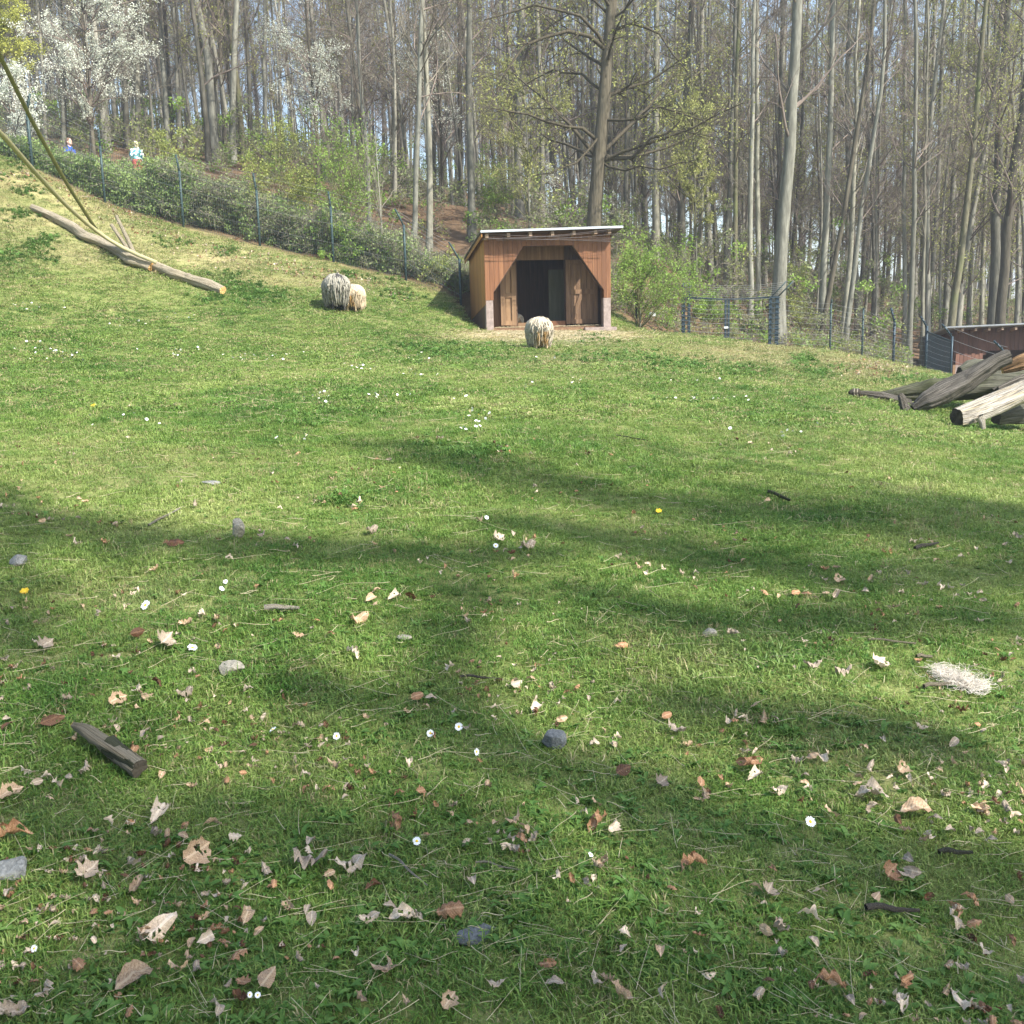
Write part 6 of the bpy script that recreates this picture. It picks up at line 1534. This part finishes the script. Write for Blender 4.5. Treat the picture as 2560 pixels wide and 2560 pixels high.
def sheep(label, g, heading, S, fm, hide, seed, wide=1.0, lying=False):
    rg = np.random.default_rng(seed)
    t = thing('sheep', label, 'sheep', g, None, heading); t.scale = (S, S * wide, S)
    if lying: legs = [('t', [(x, y, .16), (x + .12, y * 1.3, .07), (x - .02, y * 1.4, .05)], [.06, .045, .035]) for x in (.26, -.28) for y in (-.12, .12)]; dz = -.14
    else:
        dz = 0
        legs = [('t', [(.27, y, .42), (.28, y, .25), (.265, y, .13), (.275, y, .03), (.29, y, 0)], [.075, .042, .028, .024, .03]) for y in (-.11, .11)] + \
               [('t', [(-.27, y, .42), (-.22, y, .29), (-.31, y, .20), (-.30, y, .04), (-.285, y, 0)], [.10, .055, .032, .024, .03]) for y in (-.12, .12)]
    body = [('e', (0, 0, .50 + dz), (.46, .21, .22)), ('e', (-.22, 0, .52 + dz), (.25, .22, .22)), ('e', (.25, 0, .50 + dz), (.24, .19, .23)),
            ('t', [(.36, 0, .54 + dz), (.52, 0, .42 + dz), (.62, -.02, .27 + dz * .3)], [.13, .09, .075]), ('t', [(.60, -.02, .30), (.68, -.03, .20), (.73, -.03, .11)], [.078, .062, .04]),
            ('t', [(.60, .04, .31), (.62, .14, .28)], [.025, .012]), ('t', [(.60, -.08, .31), (.62, -.18, .28)], [.025, .012])]
    fused('body', body + legs, hide, t)
    # fleece: long locks draping from the spine over the flanks
    n = 1900; az = rg.uniform(0, 2 * pi, n); el0 = np.radians(rg.uniform(8, 88, n)); K = 9
    cx = rg.uniform(-.16, .16, n); hang = rg.uniform(.16, .42, n)
    q = np.linspace(0, 1, K)[None]
    el = el0[:, None] * (1 - np.minimum(1, q * 1.7)); down = np.maximum(0, q - .45) / .55 * hang[:, None] * np.clip(1.2 - el0 / 2, .35, 1)[:, None]
    puff = 1 + rg.normal(size=n)[:, None] * .035 + .03 * np.sin(q * 14 + az[:, None] * 9)
    X_ = cx[:, None] + .36 * np.cos(el) * np.cos(az)[:, None] * puff * (1 - .14 * q ** 3); Y_ = .27 * np.cos(el) * np.sin(az)[:, None] * puff * (1 + .06 * q - .22 * q ** 3); Z_ = .46 + dz + .27 * np.sin(el) * puff - down
    Z_ = np.maximum(Z_, .05 + .10 * rg.uniform(size=n)[:, None] + (0 if not lying else -.08))
    Pq = np.stack([X_, Y_, Z_], -1) + rg.normal(size=(n, K, 3)) * .006
    Rr = (.015 * rg.uniform(.7, 1.3, n))[:, None] * np.array([.7, 1, 1.1, 1.1, 1, .9, .75, .55, .2])[None]
    core = blob_mesh([('e', (0, 0, .50 + dz), (.50, .262, .25)), ('e', (0, 0, .38 + dz), (.48, .262, .22))]); V, F = tubes(Pq, Rr, 4); core.add(V, F)
    # neck ruff
    n2 = 160; a = rg.uniform(0, 2 * pi, n2); st = np.stack([rg.uniform(.36, .56, n2), .11 * np.cos(a), .50 + dz - rg.uniform(0, .12, n2) + .11 * np.sin(a)], 1)
    q2 = np.linspace(0, 1, 5)[None, :, None]; Pn = st[:, None] + q2 * (np.stack([rg.uniform(.0, .05, n2), .05 * np.cos(a), -rg.uniform(.1, .2, n2)], 1))[:, None]
    V, F = tubes(Pn, np.full((n2, 5), .016) * np.linspace(1, .4, 5), 4); core.add(V, F)
    core.build('fleece', fm, t, True)
    for y in (-.075, .035): mk('eye', *tubes(np.array([[.655, y, .245], [.66, y * 1.15, .245]]), np.array([.008, .008]), 6, True), M['hide_dark'], t)
    return t
GF = fleece_mat('grey_fleece', (.16, .15, .12), (.26, .245, .2), (.38, .36, .30))
CF = fleece_mat('cream_fleece', (.36, .28, .18), (.47, .38, .26), (.58, .49, .36), (.42, .25, .10))
WF = fleece_mat('off_white_fleece', (.24, .205, .15), (.38, .335, .25), (.54, .48, .38), (.40, .24, .09))
def gat(u, v): g = G(u, v); return g
gs = gat(843, 778); sheep('grey long-fleeced sheep grazing, left one of the close pair', gs, radians(106), 1.05, GF, M['hide_dark'], 1, .98)
gs = gat(886, 782) + np.array([.0, .1, 0]); gs[2] = float(gz(gs[0], gs[1])); sheep('smaller cream-coloured sheep seen from behind, right one of the close pair', gs, radians(82), .80, CF, M['hide_tan'], 2, .95)
gs = gat(1350, 876) + np.array([0, .28, 0]); gs[2] = float(gz(gs[0], gs[1])) - .03; sheep('off-white shaggy sheep seen from behind in front of the big shed', gs, radians(98), .84, WF, M['hide_tan'], 3, 1.0)
gp_ = A0 + ex * IP(1294, 790, 1.5)[0] + ey * 1.75 + np.array([0, 0, .02]); sheep('sheep lying in the dark doorway of the big shed, mostly hidden', gp_, radians(100), .62, WF, M['hide_tan'], 4, 1.0, True)

# ------------------------------------------------------------------ people behind the thicket
M['skin'] = flat_mat('skin', (.62, .40, .30), .6, .06, 8)
M['hair_brown'] = flat_mat('brown_hair', (.16, .10, .07), .8, .3, 30); M['hair_blond'] = flat_mat('blond_hair', (.68, .58, .40), .7, .2, 30)
M['blue'] = flat_mat('bright_blue_cloth', (.02, .08, .42), .8, .15, 6); M['red'] = flat_mat('coral_red_cloth', (.55, .12, .10), .8, .15, 6); M['jeans'] = flat_mat('dark_trousers', (.04, .045, .07), .9, .2, 6)
m, nt, b, o = new_mat('flower_print'); vn = nt.nodes.new('ShaderNodeTexVoronoi'); vn.inputs['Scale'].default_value = 13; nt.links.new(coord(nt), vn.inputs['Vector'])
cc = nt.nodes.new('ShaderNodeSeparateColor'); nt.links.new(vn.outputs['Color'], cc.inputs[0]); nt.links.new(ramp(nt, cc.outputs[0], [(0, (.75, .85, .88)), (.45, (.8, .88, .9)), (.46, (.06, .28, .33)), (.8, (.15, .45, .5))], 'CONSTANT'), b.inputs['Base Color']); M['print'] = m
def person(label, g, h, heading, top, legs_m, hair, hairlong, turn):
    k = h / 1.7; t = thing('person', label, 'person', g, None, heading); t.scale = (k, k, k)
    hd = np.array([.02, 0, 1.585])
    B = [('e', hd, (.095, .078, .115)), ('e', hd + [.05, 0, -.05], (.05, .05, .055)), ('t', [hd + [.085, 0, .0], hd + [.118, 0, -.03]], [.014, .016]), ('t', [(0, 0, 1.52), (0, 0, 1.38)], [.055, .065]),
         ('e', (0, 0, 1.22), (.11, .17, .22)), ('e', (0, 0, .98), (.11, .15, .14))]
    for s in (-1, 1):
        B += [('e', hd + [0, s * .08, -.01], (.02, .012, .03)), ('t', [(0, s * .17, 1.38), (-.02, s * .23, 1.12), (.12, s * .20, .93)], [.05, .042, .03]), ('t', [(.12, s * .20, .93), (.18, s * .19, .87)], [.03, .035])]
        B += [('t', [(.18, s * .19 + dy, .87), (.22, s * .19 + dy * 1.2, .83), (.235, s * .19 + dy * 1.2, .795)], [.009, .008, .006]) for dy in (-.025, -.008, .009, .025)] + [('t', [(.16, s * .165, .87), (.20, s * .145, .85)], [.010, .008])]
        B += [('t', [(0, s * .09, .95), (.03, s * .10, .50), (0, s * .10, .10)], [.085, .058, .04]), ('t', [(-.04, s * .10, .04), (.14, s * .10, .03)], [.04, .035])]
    fused('body', B, M['skin'], t, .008)
    J = [('e', (0, 0, 1.22), (.135, .195, .235)), ('e', (0, 0, 1.0), (.13, .175, .10)), ('t', [(0, -.1, 1.42), (0, .1, 1.42)], [.05, .05])] + [('t', [(0, s * .17, 1.38), (-.02, s * .235, 1.12), (.10, s * .20, .95)], [.068, .058, .045]) for s in (-1, 1)]
    fused('jacket', J, top, t, .012)
    fused('trousers', [('e', (0, 0, .93), (.135, .18, .12))] + [('t', [(0, s * .09, .93), (.03, s * .10, .50), (0, s * .10, .1)], [.10, .075, .06]) for s in (-1, 1)], legs_m, t, .012)
    H_ = [('e', hd + [-.02, 0, .03], (.095, .09, .10)), ('e', hd + [-.04, 0, -.02], (.075, .085, .10))]
    if hairlong: H_ += [('e', hd + [-.06, 0, -.08], (.06, .085, .10))]
    fused('hair', H_, hair, t, .008)
    for s in (-1, 1): mk('eye', *tubes(np.array([hd + [.088, s * .032, .01], hd + [.096, s * .032, .01]]), np.array([.009, .007]), 6, True), M['hide_dark'], t)
g = P(182, 470, 34); g[2] = P(182, 345, 34)[2] - 1.72; person('person in a bright blue jacket facing right, head and shoulders above the thicket', g, 1.72, radians(-20), M['blue'], M['jeans'], M['hair_brown'], False, 0)
g = P(347, 450, 33.2); g[2] = P(347, 356, 33.2)[2] - 1.26; person('small blond child in a white and teal top and coral red trousers above the thicket', g, 1.30, radians(120), M['print'], M['red'], M['hair_blond'], True, 0)

# ------------------------------------------------------------------ trees beside and behind the viewer that shade the near grass
BANDS = [ # polyline of (u, v) through each shade band, half width in px, density
 ([(0,1300),(300,1340),(700,1370),(1000,1385),(1300,1400)],75,1.0),([(950,1120),(1250,1190),(1600,1260),(2000,1290),(2560,1330)],105,1.0),([(1300,1310),(1700,1400),(2100,1450),(2560,1440)],85,.9),
 ([(30,1250),(30,1450),(40,1620)],60,.8),([(1150,1480),(1115,1650),(1150,1800),(1350,1920),(1600,1990),(1900,2110),(2200,2180),(2560,2230)],85,1.2),([(1500,1480),(1750,1570),(2100,1570),(2560,1560)],90,.5),
 ([(480,2020),(750,2080),(1000,2150),(1250,2110)],90,.4),([(0,2050),(300,2090),(500,2160)],70,.2),([(0,2530),(300,2540),(620,2560)],110,1.5),([(650,2400),(1000,2440),(1400,2420),(1800,2400)],95,.15),
 ([(1800,2520),(2200,2470),(2560,2440)],100,.2),([(700,1700),(1000,1760)],60,.4),([(1650,1750),(2000,1800),(2400,1880)],70,.25)]
SH = []
for bp, rp_, dn_ in BANDS:
    bp = np.array(bp, float); dd = np.concatenate([[0], np.cumsum(np.linalg.norm(np.diff(bp, axis=0), axis=1))]); ns = max(2, int(dd[-1] / (rp_ * 1.15)) + 1)
    for s_ in np.linspace(0, dd[-1], ns):
        uu, vv = np.interp(s_, dd, bp[:, 0]), np.interp(s_, dd, bp[:, 1]); SH.append((uu, vv, rp_, float(np.interp(vv, [1000, 2560], [14, 8])), dn_))
tr_base = [np.array([9.6, -6.5, 0.]), np.array([13.5, -1.0, 0.]), np.array([4.2, -10.5, 0.])]
for q in tr_base: q[2] = float(gz(q[0], q[1])) - .2
LIM = [[], [], []]
for (u, v, rp, hgt, dn) in SH:
    g = G(u, min(v, 2600)); t_ = hgt / sun_pos[2]; c = g + sun_pos * t_
    k = int(np.argmin([np.linalg.norm(c[:2] - b_[:2]) for b_ in tr_base])); LIM[k].append((c, rp / FPX * np.linalg.norm(g - EYEP), dn, hgt))
TL = ['tall bare tree to the right behind the viewer, shading the lower meadow', 'bare tree to the right of the viewer, outside the frame', 'bare tree behind the viewer, outside the frame']
for k, b_ in enumerate(tr_base):
    rg = np.random.default_rng(600 + k); H = 17.0
    path = resample(np.array([[0, 0, 0], [.1, .1, 5], [-.1, .2, 11], [.1, 0, H]]), 14); t = thing('bare_tree', TL[k], 'tree', b_)
    mk('trunk', *tubes(path, taper(path, .20, .05), 10), M['bark_grey'], t, True)
    if not LIM[k]: continue
    mb = MB(); C3 = []; L1 = []
    for c, rad, dn, hgt_ in LIM[k]:
        c = c - b_; i = int(np.clip(np.searchsorted(path[:, 2], c[2] - rg.uniform(1, 3)), 2, 12)); st = path[i]; tt = np.linspace(0, 1, 9)[:, None]
        p = st * (1 - tt) + c * tt; p[:, 2] += .5 * np.sin(tt[:, 0] * pi); p[1:-1] += rg.normal(size=(7, 3)) * .08; L1.append(p)
        nn = int(19 * dn * max(rad, .25) / .4 + 6); cc_ = c + rg.normal(size=(nn, 3)) * rad * .55
        # side boughs ending in the clump
        i0 = rg.integers(7, 9, nn); s0 = p[i0]; q = np.linspace(0, 1, 5)[None, :, None]; B_ = s0[:, None] * (1 - q) + cc_[:, None] * q + rg.normal(size=(nn, 5, 3)) * .03
        mb.add(*tubes(B_, np.full((nn, 5), .009) * np.linspace(1, .5, 5), 4))
        T3, RT = spawn(B_, np.full((nn, 5), .005), 7, .6, 1, rad * .8, 60, .02, 4, .8, .3, rg, .1, .003); mb.add(*tubes(T3, RT, 3)); C3.append(tips(T3, 3 if dn > .5 else 2, rad * .12, rg))
    L1 = np.array(L1); mb.add(*tubes(L1, np.full((len(L1), 9), .035) * np.linspace(1, .3, 9), 6))
    mb.build('crown', M['twig'], t); mk('leaves', *leaf_quads(np.concatenate(C3), .05, rg), M['bud'], t)

# ------------------------------------------------------------------ thin haze volume, added for the pale lens veil over the wood
zt = 46.0
hz = mk('haze', *box(-440, 440, -320, 930, float(np.min(Z)) - 1.5, zt))
m = bpy.data.materials.new('haze'); m.use_nodes = True; nt = m.node_tree
for n_ in list(nt.nodes): nt.nodes.remove(n_)
o_ = nt.nodes.new('ShaderNodeOutputMaterial'); pv_ = nt.nodes.new('ShaderNodeVolumePrincipled'); pv_.inputs['Density'].default_value = 0.0015; pv_.inputs['Color'].default_value = (.82, .88, .95, 1); pv_.inputs['Anisotropy'].default_value = .3
nt.links.new(pv_.outputs[0], o_.inputs['Volume']); hz.data.materials.append(m); hz['kind'] = 'stuff'; hz['label'] = 'thin bright haze added for the pale lens veil'
